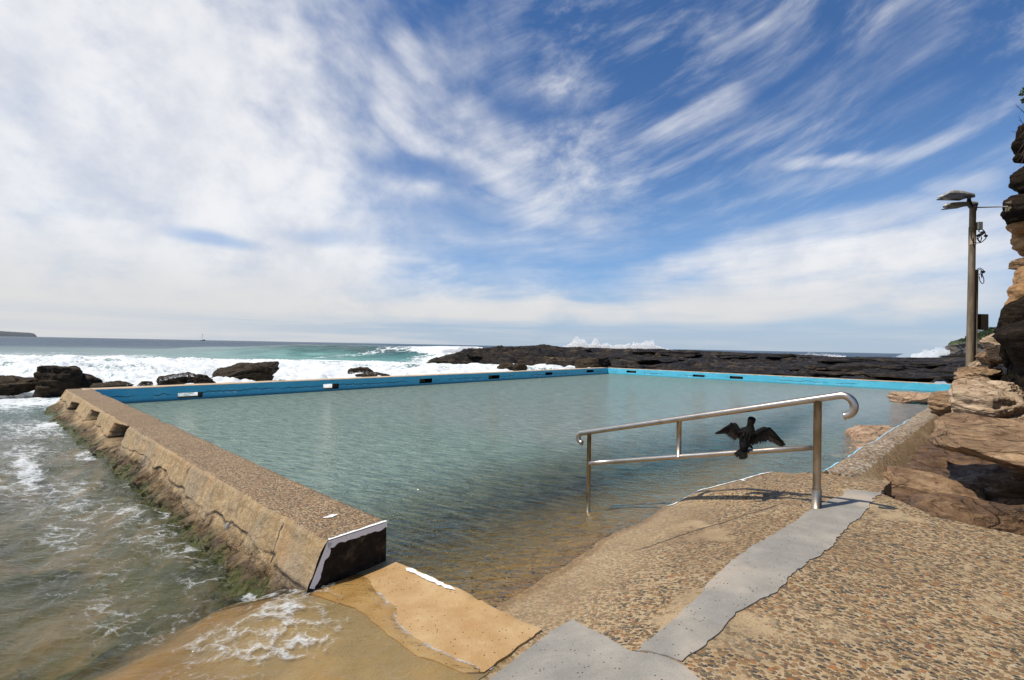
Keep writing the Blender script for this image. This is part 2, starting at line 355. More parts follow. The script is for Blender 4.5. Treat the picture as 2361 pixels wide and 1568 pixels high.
M['sand_floor'] = rock_mat('wet_rock_floor',[(.06,.032,.015),(.15,.08,.035),(.27,.165,.08)], .5, 7, (.03,.019,.012), .5, .55, .04, 22, .4, 0, 0, 1.0, .6)

# ------------------------------------------------------------------ sun, sky, camera
STROKES = [(640,40,1560,500,250,.50),(900,60,1500,300,170,.38),(380,380,1500,560,120,.42),(1500,160,2400,40,200,.20),(1700,300,2400,150,120,.22),(300,0,760,260,190,.55),(560,180,960,400,100,.75),(640,120,1500,560,80,.62),(900,60,1330,220,130,.42),(860,20,1010,230,70,.55),
           (1020,250,1420,150,50,.25),(300,560,900,590,70,.3),(820,420,1560,530,60,.60),(1000,430,1450,520,40,.55),(760,560,1300,620,50,.25),(1100,600,1330,560,30,.4),
           (1440,345,1760,215,65,.48),(1700,240,2360,40,110,.30),(1740,395,2080,345,25,.5),(1930,385,2300,280,34,.44),(1560,120,1720,50,45,.38),(1540,130,1640,30,40,.3),
           (1500,420,2330,330,60,.22),(1330,650,2360,420,60,.72),(1320,630,2300,490,50,.5),(1500,650,2500,520,110,.95),
           (500,690,1700,715,75,.95),(1300,700,2500,640,105,1.0),(0,700,900,640,110,.4),(2080,440,2340,395,35,.45),(2000,540,2400,470,60,.6)]
HOLES = [(800,320,170,45,.0),(960,400,150,40,.75),(1250,250,200,45,.7),(1060,500,220,50,.5),(500,550,110,22,.6),(760,540,120,25,.4),(1150,590,260,40,.5),(1330,690,60,14,.7),(1950,170,260,80,.5),(2200,210,160,60,.5)]
SKYT = (.58,.86,1.18)
SUN_AZ, SUN_EL = math.atan2(-.935,-.354), rad(60.5)
sd = Vector((math.sin(SUN_AZ)*math.cos(SUN_EL), math.cos(SUN_AZ)*math.cos(SUN_EL), math.sin(SUN_EL)))
L = bpy.data.lights.new('sun','SUN'); L.energy = 5.0; L.angle = rad(.53); L.color = (1,.93,.80)
lo_ = bpy.data.objects.new('sun', L); lo_.rotation_euler = sd.to_track_quat('Z','Y').to_euler(); COL.objects.link(lo_)
wd = bpy.data.worlds.new('World'); SC.world = wd; wd.use_nodes = True
g = G(wd.node_tree, world=True)
sky = g.n('ShaderNodeTexSky', sky_type='NISHITA', sun_disc=False, sun_elevation=SUN_EL, sun_rotation=SUN_AZ, altitude=0, air_density=1.0, dust_density=.35, ozone_density=2.2).outputs[0]
dirv = g.n('ShaderNodeTexCoord').outputs['Generated']
dx, dy, dz = g.sep(g.vm('NORMALIZE', dirv))
az = g.m('MULTIPLY', g.m('ARCTAN2', dx, dy), 180/math.pi)
el = g.m('MULTIPLY', g.m('ARCSINE', dz), 180/math.pi)
ae = g.comb(az, el, 0)
aw = g.vm('ADD', ae, g.vm('SCALE', g.vm('SUBTRACT', g.noise(ae,.05,2,.5,col=True), (.5,.5,.5)), scale=5.5))
aw2 = g.vm('ADD', ae, g.vm('SCALE', g.vm('SUBTRACT', g.noise(ae,.03,1,.5,col=True), (.5,.5,.5)), scale=3.5))
def azel(px,py):
    r = ray(px,py); r = r/np.linalg.norm(r); return math.degrees(math.atan2(r[0],r[1])), math.degrees(math.asin(r[2]))
def fibres(rot, a, b, scale, rough=.6):                   # cirrus fibres: noise drawn out along one direction
    return g.noise(g.mapping(g.mapping(aw2,rot=(0,0,rad(rot))),scale=(a,b,1)),scale,9,rough)
def stroke(x0,y0,x1,y1,w,k,soft=.35):                     # a cirrus streak between two directions of the sky
    a0,e0 = azel(x0,y0); a1,e1 = azel(x1,y1); Ls = math.hypot(a1-a0,e1-e0); d = ((a1-a0)/Ls,(e1-e0)/Ls)
    q = g.vm('SUBTRACT', aw, (a0,e0,0))
    al = g.m('DIVIDE', g.vm('DOT_PRODUCT', q, (d[0],d[1],0)), Ls)
    ac = g.m('ABSOLUTE', g.vm('DOT_PRODUCT', q, (-d[1],d[0],0)))
    f = g.mr(ac, w/18.0, 0)
    f = g.m('MULTIPLY', f, g.mr(al,-.15,soft)); f = g.m('MULTIPLY', f, g.mr(al,1.15,1-soft))
    return g.m('MULTIPLY', f, k)
fr = fibres(-17,.011,.12,3.2,.62); fl = fibres(27,.026,.07,2.6,.55); fh = fibres(-3,.010,.13,2.6,.6)
side = g.mr(az,-14,8)
fib = g.m('ADD', g.m('MULTIPLY',fr,side), g.m('MULTIPLY',fl,g.m('SUBTRACT',1,side)))
lowf = g.mr(el,20,8)
fib = g.m('ADD', g.m('MULTIPLY',fh,lowf), g.m('MULTIPLY',fib,g.m('SUBTRACT',1,lowf)))
puff = g.noise(g.mapping(aw2,scale=(.8,1.1,1)),.16,9,.56)
mass = g.mr(g.vm('DOT_PRODUCT', aw, (-.90,-.43,0)), -8, 20, 0, 1.0)          # thick veil to the left
dens = g.m('MULTIPLY', g.m('MULTIPLY', mass, .98), g.m('MULTIPLY', g.mr(g.m('ABSOLUTE',az),85,62), g.mr(el,62,46)))
for st in STROKES:
    dens = g.m('MAXIMUM', dens, stroke(*st))
low = g.m('MULTIPLY', g.mr(el,13,6), .62); dens = g.m('MAXIMUM', dens, g.m('MULTIPLY', low, g.mr(az,44,-30,.55,1)))
pw = g.mr(mass,.2,.9,.30,.62); tex = g.m('ADD', g.m('MULTIPLY',fib,g.m('SUBTRACT',1,pw)), g.m('MULTIPLY',puff,pw))
cl = g.m('ADD', dens, g.m('MULTIPLY', g.m('SUBTRACT', tex, .5), g.mr(dens,0,1,1.7,1.9)))
cl = g.mr(cl, .0, 1.02)
veil = g.m('MULTIPLY', g.mr(fib,.42,.78), g.mr(g.m('ABSOLUTE',az),85,55,0,.40))
cl = g.m('MAXIMUM', cl, veil)
for (hx,hy,hw_,hh_,hk) in HOLES:                          # clear blue gaps between the streaks
    a0,e0 = azel(hx,hy); q = g.vm('MULTIPLY', g.vm('SUBTRACT', aw, (a0,e0,0)), (18.0/hw_,18.0/hh_,0))
    cl = g.m('MULTIPLY', cl, g.m('SUBTRACT', 1, g.m('MULTIPLY', g.mr(g.vm('LENGTH', q),1,.2), hk)))
strat = g.noise(g.mapping(ae,scale=(.03,.6,1)),1.6,6,.6)
band = g.m('MULTIPLY', g.mr(el,3.6,2.2), g.mr(az,-46,-8,.25,.9))             # clear grey-blue band at the sea's edge
cl = g.m('MULTIPLY', cl, g.m('SUBTRACT', 1, g.m('MULTIPLY', band, g.mr(strat,.62,.42,.45,1))))
shade = g.mr(g.m('ADD', g.m('MULTIPLY', g.noise(aw2,.10,6,.58),.6), g.m('MULTIPLY', tex, .4)),.38,.60)
ccol = g.mix(shade, (6.9,7.2,7.9), (9.3,9.3,9.4))
ccol = g.mix(g.mr(el,12,2), ccol, (7.5,7.4,7.3))
skyc = g.mix(1, sky, SKYT, 'MULTIPLY')
skyc = g.mix(g.mr(el,26,6,0,.5), skyc, (3.2,5.1,8.0))
skyc = g.mix(g.mr(el,9,0,0,.75), skyc, (4.6,5.4,6.5))
skyc = g.mix(g.m('MULTIPLY', cl, .93), skyc, ccol)
g.n('ShaderNodeOutputWorld', {'Surface': g.n('ShaderNodeBackground', {'Color':skyc,'Strength':.1}).outputs[0]})
cam = bpy.data.cameras.new('camera'); cam.sensor_width = 36; cam.lens = 36*F/2360; cam.clip_end = 60000; cam.clip_start = .05
co = bpy.data.objects.new('camera', cam); COL.objects.link(co); SC.camera = co
co.matrix_world = Matrix.Translation((0,0,H)) @ Matrix(R3.tolist()).to_4x4()
SC.view_settings.view_transform = 'Standard'; SC.view_settings.look = 'None'; SC.view_settings.exposure = 0; SC.view_settings.gamma = 1

# ------------------------------------------------------------------ ground by the pool
def ground(u, v):
    u, v = np.asarray(u,float), np.asarray(v,float)
    z = .38-.3*np.clip(u-.85,0,None)-.02*sst(u,.3,1)
    z = z+.02*(1-sst(u,.55,.95))
    zl = np.where(u<1.5, z, .175-.045*(u-1.5))                      # slab and apron, left of the ramp
    zl = zl-.12*np.clip(1.52-v,0,None)*sst(u,.9,1.6)-.75*sst(u+.25*fbm(v*1.2,u*1.2,o=3,s=17),2.95,5.0)*np.maximum(sst(v,1.5,1.3),sst(u,2.93,2.99))
    t = sst(v,2.09,2.14)
    z = zl*(1-t)+z*t
    z = z+.075*sst(v,5.02,5.14)*sst(u,.8,1.3)*sst(u,2.0,1.7)                        # raised rough wedge beside the ramp
    z = z+.012*fbm(u*1.3,v*1.3,o=3,s=3)+.004*fbm(u*9,v*9,o=2,s=8)
    return np.maximum(z, -1.3)
gpoly = [(-3,-3),(6.8,2.0),(6.8,4.95),(1.95,5.0),(1.78,5.25),(1.17,6.15),(.62,6.3),(.1,6.34),(.18,5.72),(-.2,5.2),(-.69,5.16),(-3.4,5.0)]
gpoly[1:2] = [(1.2,-3),(3.38,-1.5),(3.42,1.5),(3.2,2.07),(6.8,2.07)]
deck = sheet_uv('concrete_deck', gpoly, ground, M['gravel'], 0, .6, .045, .018, 1)
tag(deck, kind='structure')
strip = sheet_uv('cement_strip', [(.95,2.06),(.83,3.28),(.61,4.70),(.42,5.62),(.14,5.74),(.20,5.45),(.41,3.76),(.74,2.06)], ground, M['cement'], .008, .03, .05, .024, 5)
tag(strip, kind='structure')
patch = sheet_uv('cement_patch', [(1.47,-.5),(1.49,1.6),(1.50,2.14),(1.46,2.30),(.985,2.055),(.75,2.045),(.62,1.97),(.45,1.2),(.45,-.5)], ground, M['cement'], .005, .03, .05, .006, 6)
tag(patch, kind='structure')
slab = sheet_uv('concrete_slab', [(1.53,1.63),(1.535,2.10),(2.25,2.085),(2.95,2.075),(2.955,1.45),(2.5,1.54),(1.9,1.50),(1.6,1.56)], ground, M['slab'], .012, .5, .05, .012, 7)
tag(slab, kind='structure')
apron = sheet_uv('concrete_apron', [(1.55,-.4),(1.52,1.66),(1.7,1.60),(2.5,1.58),(2.99,1.5),(2.99,1.9),(5.1,1.9),(5.1,.3),(4.9,-1.4)], ground, M['apron'], .004, .5, .06, .02, 8)
tag(apron, kind='structure')
uu, vv = np.meshgrid(np.arange(1.2,7.6,.1), np.arange(4.88,14,.1), indexing='ij')
zr = ground(uu,np.full_like(uu,4.6))-.02-.05*np.clip(vv-4.95,0,None)-.55*sst(uu,2.15,1.5)*sst(vv,5.0,5.3); zr = np.maximum(zr,-1.3)+.02*fbm(uu*2,vv*2,o=3,s=19)
tag(mesh('pool_ramp_side', W(uu,vv,zr).reshape(-1,3), gridf(*uu.shape)[:, ::-1].copy(), M['gravel']), kind='structure')
# rocky sea floor in the channel beside the wall
uu, vv = np.meshgrid(np.arange(2.6,20,.09), np.arange(-16,1.9,.09), indexing='ij')
zz = -.36+.17*fbm(uu*.9,vv*1.3,o=5,s=21)+.05*fbm(uu*5,vv*5,o=3,s=22)-.02*np.clip(uu-8,0,20)
zz = zz+(.16-zz*.45)*sst(vv,.55,1.3)*sst(uu,3.6,4.4)*.75; zz = np.minimum(zz,-.13); zz = np.where(uu<3.8, np.minimum(zz,-.36), zz)
g = G('algae_rock_bed'); p = g.pos(); n1 = g.noise(p,1.5,6,.62); n2 = g.noise(p,9,5,.65)
c = bedcol(g,p)
M['bed'] = g.out(g.prin(Base_Color=c, Roughness=.8, Normal=g.bump(n2,.6,.04)))
tag(mesh('seabed', W(uu,vv,zz).reshape(-1,3), gridf(*uu.shape), M['bed']), kind='structure')
# pool floor
g = G('pool_floor'); p = g.pos(); n1 = g.noise(p,1.1,5,.6)
M['floor'] = g.out(g.prin(Base_Color=g.ramp(n1,[(.3,(.20,.20,.12)),(.6,(.34,.31,.19)),(.8,(.42,.37,.24))]), Roughness=.9))
uu, vv = np.meshgrid(np.arange(-3,17,.4), np.arange(1.9,30,.4), indexing='ij')
tag(mesh('pool_floor', W(uu,vv,-1.25+.05*fbm(uu,vv,o=3)).reshape(-1,3), gridf(*uu.shape), M['floor']), kind='structure')

# ------------------------------------------------------------------ pool walls
A_, B_, C_, D_ = on_z(889,1205,.405), on_z(228,898,.405), on_z(1400,848,.405), on_z(2215,887,.405)
sw = empty('sea_wall', W(9.5,1.8,-.1)); tag(sw, 'long tan concrete sea wall with rough algae-green side and brown gravel top','wall')
U0, U1 = 2.957, 16.5
nu, S1, S2 = 900, 26, 56
ul = U0+(U1-U0)*np.linspace(0,1,nu)**1.35
zb = .155+.03*fbm(ul*.8,0,o=2,s=31)+.022*fbm(ul*4,0,o=4,s=30)+.03*sst(ul,12,6)          # ragged crack between render and stone
zb = zb+.03*sst(vnoise(ul*.9,4,s=29),.2,.5)-.03*sst(vnoise(ul*.7,8,s=28),.25,.5); zb = np.clip(zb,.0,.27); zb[ul<3.5] = np.minimum(zb[ul<3.5], .12+0*ul[ul<3.5]); 
flare = .05+.24*sst(ul,6,16)
edge_o = 1.572+.012*fbm(ul*3,3,o=3,s=33)
cols, low_, crk_ = [], [], []
for k in range(S1):                                           # rendered slope
    t = k/(S1-1); z = .405+(zb-.405)*t
    off = (.405-z)*.42
    bulge = .010*fbm(ul*4,z*9,o=4,s=34)*min(1,t*5)+ .012*sst(t,.0,.1)+.012*sst(fbm(ul*1.3,2,o=2,s=38),.1,.5)*sst(t,.6,1)-.02*(1-sst(np.abs(t-.985),0,.05))
    cols.append((edge_o-off-bulge, z-.012*(1-sst(t,0,.08))*0)); low_.append(np.zeros(nu)); crk_.append(np.zeros(nu)+(1.0 if k>=S1-1 else 0)*sst(fbm(ul*2.1,9,o=2,s=35),-.25,.1))
for k in range(1,S2):                                         # rough stone, weed below
    t = k/(S2-1); z = zb+(-.75-zb)*t
    off = (.405-z)*.42+flare*sst(.405-z,.2,.75)+.0*t
    n_ = .055*fbm(ul*2.6,z*4.0,o=6,s=36,g=.62)+.05*np.abs(fbm(ul*7,z*7,o=5,s=37,g=.6))+.025*sst(vnoise(ul*9,z*9,s=39),.2,.5)+.004
    cols.append((edge_o-off-n_*sst(t,0,.2), z+0*ul)); low_.append(np.ones(nu)*min(1,.15+k/15)); crk_.append(np.zeros(nu)+(1.0 if k<1 else 0)*sst(fbm(ul*2.1,9,o=2,s=35),-.25,.1))
VV = np.stack([c[0]+0*ul for c in cols],1); ZZ = np.stack([c[1]+0*ul for c in cols],1); UU = np.repeat(ul[:,None],VV.shape[1],1)
cut = np.zeros_like(VV)
for (hx,hy,wd_,ht_) in [(166,940,.95,.24),(212,962,.90,.24),(266,1000,.85,.30)]:   # overflow holes
    hp = on_z(hx,hy,.17); 
    # slide along the sight line to the wall face
    r = ray(hx,hy); best = None
    for s_ in np.linspace(3,18,900):
        q = EYE+r*s_/r[1]; qu,qv = UV(q[0],q[1]); off = (.405-q[2])*.42
        if qv > 1.572-off-.02: best = (qu,q[2]); break
    if best:
        m_ = sst(np.abs(UU-best[0])+.05*fbm(UU*7,ZZ*7,o=2,s=41),wd_/2+.03,wd_/2)*sst(np.abs(ZZ-best[1]+.02),(ht_/2)*(1-.35*np.clip((UU-best[0])/wd_+.5,0,1))+.03,(ht_/2)*(1-.35*np.clip((UU-best[0])/wd_+.5,0,1))-.01)
        cut = np.maximum(cut,m_)
VV = VV+cut*.42
V = W(UU,VV,ZZ)
side = mesh('wall_face', V.reshape(-1,3), gridf(*UU.shape)[:, ::-1].copy(), M['wall_side'], sw, True, None,
            {'lower':np.stack(low_,1),'crack':np.clip(np.stack(crk_,1)+sst(cut,.15,.6),0,1)})  # crack attribute also paints the recess shade of the overflow holes
# top and inner face
ei = 2.05+.012*fbm(ul*2.5,7,o=4,s=43)-.03*sst(vnoise(ul*1.1,2,s=47),.55,.8)
tp = [W(ul,edge_o,.405)]
for t in (.02,.1,.25,.5,.75,.9,.98): tp.append(W(ul, edge_o+(ei-edge_o)*t, .409+.004*fbm(ul*3,t*5,o=3,s=44)))
tp += [W(ul,ei,.40), W(ul,ei+.004,.2), W(ul,ei+.006,-.1), W(ul,ei+.01,-1.3)]
T_ = np.stack(tp,1); fm = gridf(nu,len(tp)); mi = np.where((fm[:,0]%len(tp))>=8,1,0)
mesh('wall_top', T_.reshape(-1,3), fm, [M['gravel_top'],M['blue']], sw, True, mi)
# end face towards the slab
ov = [(ei[0],-.2),(ei[0],.405)]+[(edge_o[0],.405)]+[(VV[0,k],ZZ[0,k]) for k in range(2,S1+S2-1,3) if ZZ[0,k]>-.2]
mesh('end_face', W(U0,[o[0] for o in ov],[o[1] for o in ov]), [list(range(len(ov)))], M['black'], sw, False)
def rag(pts, wdt, seed, n=80, rg=.35):                        # ragged painted band: centre line and width
    pts = np.array(pts,float); s_ = np.linspace(0,1,n); seg = np.concatenate([[0],np.cumsum(np.linalg.norm(np.diff(pts,axis=0),axis=1))]); seg/=seg[-1]
    P_ = np.stack([np.interp(s_,seg,pts[:,k]) for k in range(pts.shape[1])],1)
    w_ = wdt*(1+rg*fbm(s_*14,seed,o=3,s=seed)); return P_, w_
P_, w_ = rag([(2.05,.405),(1.58,.405),(1.462,.135)],.04,51)
cen = np.array([1.85,.1]); dn = cen-P_; 
nrm_ = np.where((P_[:,1:2]>.403),[[0,-1.]],[[.92,-.39]])
q1 = P_; q2 = P_+nrm_*w_[:,None]
mesh('painted_rim', np.concatenate([W(U0-.004,q1[:,0],q1[:,1]+.004),W(U0-.004,q2[:,0],q2[:,1])]), [[i,i+1,80+i+1,80+i] for i in range(79)], M['paint'], sw, False)
P2, w2 = rag([(U0-.004,2.05),(U0-.004,1.59)],.022,52)
mesh('painted_rim', np.concatenate([W(P2[:,0],P2[:,1],.416),W(P2[:,0]+w2,P2[:,1],.416)]), [[i,80+i,80+i+1,i+1] for i in range(79)], M['paint'], sw, False)
an = np.linspace(0,2*math.pi,40,endpoint=False); rr = 1+.35*fbm(np.cos(an)*2,np.sin(an)*2,o=3,s=53)
pc = on_z(762,1190,.415); pu,pv = UV(pc[0],pc[1])
mesh('paint_splash', W(pu+.022*rr*np.cos(an),pv+.055*rr*np.sin(an),.4165), [list(range(40))], M['paint'], sw, False)
# grey pebble set in the wall's face
def facepoint(px,py):
    r = ray(px,py)
    for s_ in np.linspace(2.2,18,3000):
        q = EYE+r*s_/r[1]; qu,qv = UV(q[0],q[1]); k = np.argmin(np.abs(ul-qu)); j = np.argmin(np.abs(ZZ[k]-q[2]))
        if qv > VV[k,j]: return q
    return EYE
fp = facepoint(525,1215); s_ = np.linspace(0,1,9)[1:-1]
pb = MB(); ph = np.linspace(0,math.pi,9); th = np.linspace(0,2*math.pi,16,endpoint=False)
pp = np.array([[.022*np.sin(a)*np.cos(b),.014*np.sin(a)*np.sin(b),.04*np.cos(a)] for a in ph for b in th])
g = G('grey_pebble'); M['pebble'] = g.out(g.prin(Base_Color=g.mix(g.noise(g.pos(),60,3),(.22,.21,.20),(.38,.37,.36)), Roughness=.6))
pb.add(pp+fp, gridf(9,16,True).tolist()); pb.build('embedded_pebble', M['pebble'], sw)

def pool_wall(name, P0, P1, thick, slots, label, topcol, zt=.405, through=0):
    P0, P1 = np.array(P0[:2]), np.array(P1[:2]); Ln = np.linalg.norm(P1-P0); d = (P1-P0)/Ln; nrm = np.array([-d[1],d[0]])
    root = empty(name, (*((P0+P1)/2),-.2)); tag(root, label, 'wall')
    ls = sorted(set([0,Ln]+[x for s in slots for x in s[:2]]+list(np.arange(0,Ln,.35))))
    zs = sorted(set([-1.35,-.4,0,.2,zt]+[z for s in slots for z in s[2:]]))
    mb = MB()
    def hole(l,z,sl): return any(s[0]<l<s[1] and s[2]<z<s[3] for s in sl)
    for off, flip in ((0,False),(thick,True)):
        v = [[*(P0+d*l+nrm*off+nrm*.008*float(fbm(l*.8,z*2,o=2,s=61))),z] for l in ls for z in zs]; f = []
        m_ = len(zs)
        for i in range(len(ls)-1):
            for j in range(m_-1):
                if hole((ls[i]+ls[i+1])/2,(zs[j]+zs[j+1])/2, slots if off==0 else slots[:through]): continue
                q = [i*m_+j,(i+1)*m_+j,(i+1)*m_+j+1,i*m_+j+1]; f.append(q[::-1] if flip else q)
        mb.add(v,f,0 if off==0 else 1)
    for s in slots:
        c = [[*(P0+d*l+nrm*o),z] for o in (0.0,thick) for l,z in ((s[0],s[2]),(s[1],s[2]),(s[1],s[3]),(s[0],s[3]))]
        mb.add(c,[[0,4,5,1],[1,5,6,2],[2,6,7,3],[3,7,4,0]],2)
    mb.build('painted_wall',[M['blue'],M['wall_top'],M['black']],root,False)
    # coping
    n_ = 200; l_ = np.linspace(0,Ln,n_); tpv = []
    for t in (-.004,0,.12,.5,.88,1.0): tpv.append(np.stack([P0[0]+d[0]*l_+nrm[0]*(t*thick+(0 if 0<t<1 else .012*fbm(l_*3,t*7,o=3,s=62))),P0[1]+d[1]*l_+nrm[1]*(t*thick+(0 if 0<t<1 else .012*fbm(l_*3,t*7,o=3,s=62))),zt-.012+.017*(t>=0)+.004*fbm(l_*2,t*5,o=2,s=63)],1))
    mesh('coping', np.stack(tpv,1).reshape(-1,3), gridf(n_,6), topcol, root)
    return root, P0, d, nrm, Ln
def slot_on(P0,P1,px0,px1,py0,py1):
    P0, P1 = np.array(P0[:2]), np.array(P1[:2]); d = (P1-P0)/np.linalg.norm(P1-P0); nn = np.array([-d[1],d[0]])
    r = []
    for px in (px0,px1):
        q = ray(px,(py0+py1)/2); t = ((P0-EYE[:2])@nn)/(q[:2]@nn); h_ = EYE+q*t; r.append((h_[:2]-P0)@d)
    zz_ = []
    for py in (py0,py1):
        q = ray((px0+px1)/2,py); t = ((P0-EYE[:2])@nn)/(q[:2]@nn); zz_.append((EYE+q*t)[2])
    return (min(r),max(r),max(.015,min(zz_)),max(zz_))
sl1 = [slot_on(B_,C_,*s) for s in [(410,467,905,917),(745,781,885,897),(967,996,873,883),(1126,1151,865,873.5),(1257,1273,858.5,864.5),(1352,1368,853,858.5)]]
sl2 = [slot_on(C_,D_,*s) for s in [(1444,1466,854.5,859.5),(1597,1624,864,869),(1682,1712,867.5,873.5)]]
pool_wall('pool_wall', B_-np.array([.3*.672,.3*.741,0]), C_, .52, [(a+.3,b+.3,c,d) for a,b,c,d in sl1], 'shaded dark blue pool wall with sandy top, on the surf side', M['wall_top'], through=2)
pool_wall('pool_wall', C_, D_, .40, sl2, 'sunlit bright turquoise cracked pool wall in front of the black rock shelf', M['wall_top'])

# curb on the landward side of the pool
cb0, cb1 = np.array([.70,6.22]), np.array([-1.85,27.0])
n_ = 300; s_ = np.linspace(0,1,n_)**1.4; cu = cb0[0]+(cb1[0]-cb0[0])*s_; cv = cb0[1]+(cb1[1]-cb0[1])*s_
cr = empty('pool_curb', W(.3,9,.2)); tag(cr, 'low pebbly concrete curb with faded blue inner edge running beside the rocks','curb')
prof = [(.02,-1.2),(.02,.36),(.0,.405),(-.03,.412),(-.16,.415),(-.26,.41),(-.30,.385),(-.37,.31),(-.50,.17),(-.58,.0)]
ring = [W(cu+a_+.012*fbm(cv*2.5,a_*9,o=4,s=71), cv, b_+.008*fbm(cv*3,a_*8,o=3,s=72)) for a_,b_ in prof]
rg_ = np.stack(ring,1); f_ = gridf(n_,len(prof))[:, ::-1].copy(); f_ = f_[:, ::-1].copy()
mesh('curb_body', rg_.reshape(-1,3), f_, [M['blue'],M['gravel_curb'],M['gravel']], cr, True, np.where(f_[:,0]%len(prof)<2,0,np.where(f_[:,0]%len(prof)<6,1,2)))
mesh('curb_end', rg_[0], [list(range(len(prof)))], M['gravel_curb'], cr, False)
g = G('blue_flaking_paint'); M['bluepaint'] = g.out(g.prin(Base_Color=(.30,.60,.78), Roughness=.6))
for k,(a_,b_) in enumerate([(0.0,.012),(.02,.09),(.12,.19),(.21,.42)]):
    i0, i1 = int(a_*300), max(int(a_*300)+4,int(b_*300)); seg_ = rg_[i0:i1,2]; seg2 = rg_[i0:i1,3]
    mesh('paint_flake', np.concatenate([seg_+[0,0,.004],seg_+(seg2-seg_)*.6+[0,0,.004]]), [[i,i+1,len(seg_)+i+1,len(seg_)+i] for i in range(len(seg_)-1)], M['bluepaint'], cr)

# painted edges on the ground
def paint_line(pts, wdt, seed, lift=.012):
    P_, w_ = rag(pts, wdt, seed, 120, .5); d_ = np.gradient(P_,axis=0); d_ /= np.linalg.norm(d_,axis=1)[:,None]
    nn = np.stack([-d_[:,1],d_[:,0]],1); taper = np.clip(np.minimum(np.linspace(0,1,120),np.linspace(1,0,120))*12,0.1,1)
    a1, a2 = P_+nn*(w_*taper)[:,None]*.5, P_-nn*(w_*taper)[:,None]*.5
    b1 = np.stack([a1,a2],1)
    zz_ = ground(b1[...,0],b1[...,1])+lift
    return W(b1[...,0],b1[...,1],zz_).reshape(-1,3), gridf(120,2)
for pts, wdt, sd_, lf in [([(2.20,2.055),(2.45,2.055),(2.72,2.05)],.032,81,.020)]:
    v_, f_ = paint_line(pts,wdt,sd_,lf); tag(mesh('paint_marking', v_, f_, M['paint'], slab), None)
for pts, wdt, sd_ in [([(1.80,5.24),(1.60,5.50),(1.40,5.80),(1.17,6.13)],.035,82),([(1.42,5.76),(1.36,5.66)],.03,84),([(1.75,5.2),(1.9,5.1),(2.0,5.0)],.02,85)]:
    v_, f_ = paint_line(pts,wdt,sd_,.008); mesh('paint_marking', v_, f_, M['paint'], deck)

# ------------------------------------------------------------------ water in the pool
g = G('pool_water'); p = g.pos()
dpt = g.attr('depth')
sw1 = g.mapping(p, rot=(0,0,.62), scale=(1.0,2.6,1))
w1 = g.noise(sw1,2.4,3,.5,.4); w2 = g.noise(g.mapping(p,rot=(0,0,.35),scale=(1,2.2,1)),7.5,3,.55,.5); w3 = g.noise(p,1.0,2,.5)
w4 = g.noise(g.mapping(p,rot=(0,0,.8),scale=(1,1.8,1)),22,2,.5,.3)
hh = g.m('ADD', g.m('ADD', g.m('MULTIPLY',w1,.085), g.m('MULTIPLY',w2,.048)), g.m('ADD', g.m('MULTIPLY',w3,.02), g.m('MULTIPLY',w4,.014)))
nb = g.bump(hh,1.0,1.0)
turb = g.m('MULTIPLY', g.mr(dpt,.10,1.15), .92)
turb = g.m('ADD', turb, g.m('MULTIPLY', g.m('SUBTRACT', g.noise(p,.8,4,.6), .5), .10), clamp=True)
dcol = g.mix(g.noise(p,.35,4,.6), (.18,.245,.195), (.22,.285,.24))
dcol = g.mix(g.mr(dpt,.2,.9), (.235,.225,.11), dcol)
dcol = g.mix(g.attr('sand'), dcol, (.30,.285,.275))  # grey sky reflection over the pale bed, painted into the body colour
ripple_light = g.noise(g.mapping(g.mapping(p,rot=(0,0,.45)),scale=(.5,3.2,1)),5,5,.6)  # ripple light streaks, painted into turbidity and body colour
turb = g.m('ADD', turb, g.m('MULTIPLY', g.m('MULTIPLY', g.m('SUBTRACT', ripple_light, .5), 1.1), g.mr(dpt,.02,.25)), clamp=True)
dcol = g.mix(g.mr(ripple_light,.3,.7), g.mix(1,dcol,(.72,.76,.74),'MULTIPLY'), g.mix(1,dcol,(1.12,1.12,1.08),'MULTIPLY'))
body = g.n('ShaderNodeBsdfDiffuse', {'Color':dcol,'Normal':nb}).outputs[0]
tr = g.n('ShaderNodeBsdfTransparent', {'Color':g.mix(g.mr(dpt,0,.5),(1,.99,.97),(.80,.84,.68))}).outputs[0]
# streak noise above paints the light lines that ripples throw on the shallows
fr_ = g.n('ShaderNodeFresnel', {'IOR':1.33,'Normal':nb}).outputs[0]
gl = g.n('ShaderNodeBsdfGlossy', {'Color':(1,1,1),'Roughness':.06,'Normal':nb}).outputs[0]
sh = g.mixs(fr_, g.mixs(turb,tr,body), gl)
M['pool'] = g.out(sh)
def pip(P, pts):
    ins = np.zeros(len(pts),bool); j = len(P)-1
    for i in range(len(P)):
        c_ = (P[i][1]>pts[:,1]) != (P[j][1]>pts[:,1]); xi = (P[j][0]-P[i][0])*(pts[:,1]-P[i][1])/(P[j][1]-P[i][1]+1e-12)+P[i][0]
        ins ^= c_ & (pts[:,0]<xi); j = i
    return ins
us, vs = np.arange(-2.6,16.6,.16), np.arange(1.95,29.3,.16)
uu, vv = np.meshgrid(us,vs,indexing='ij')
Bu,Bv = UV(B_[0],B_[1]); Cu,Cv = UV(C_[0],C_[1]); Du,Dv = UV(D_[0],D_[1])
far_l = Bu+(Cu-Bu)*(vv-Bv)/(Cv-Bv)+.10
pw_in = (uu < far_l)&(vv < Cv+(Dv-Cv)*(uu-Cu)/(Du-Cu)+.12)&(uu > .55-.1225*(vv-6.3))
ramp_z = ground(uu,np.clip(vv,2.15,4.9)); dep = np.clip(-ramp_z,0,1.3)
side_ = .05*np.clip(vv-4.95,0,None)+.55*sst(uu,2.15,1.5)*sst(vv,5.0,5.3); dep = np.clip(np.where(vv>4.95, np.clip(-ramp_z,-.2,1.3)+side_, dep),.0,1.3)
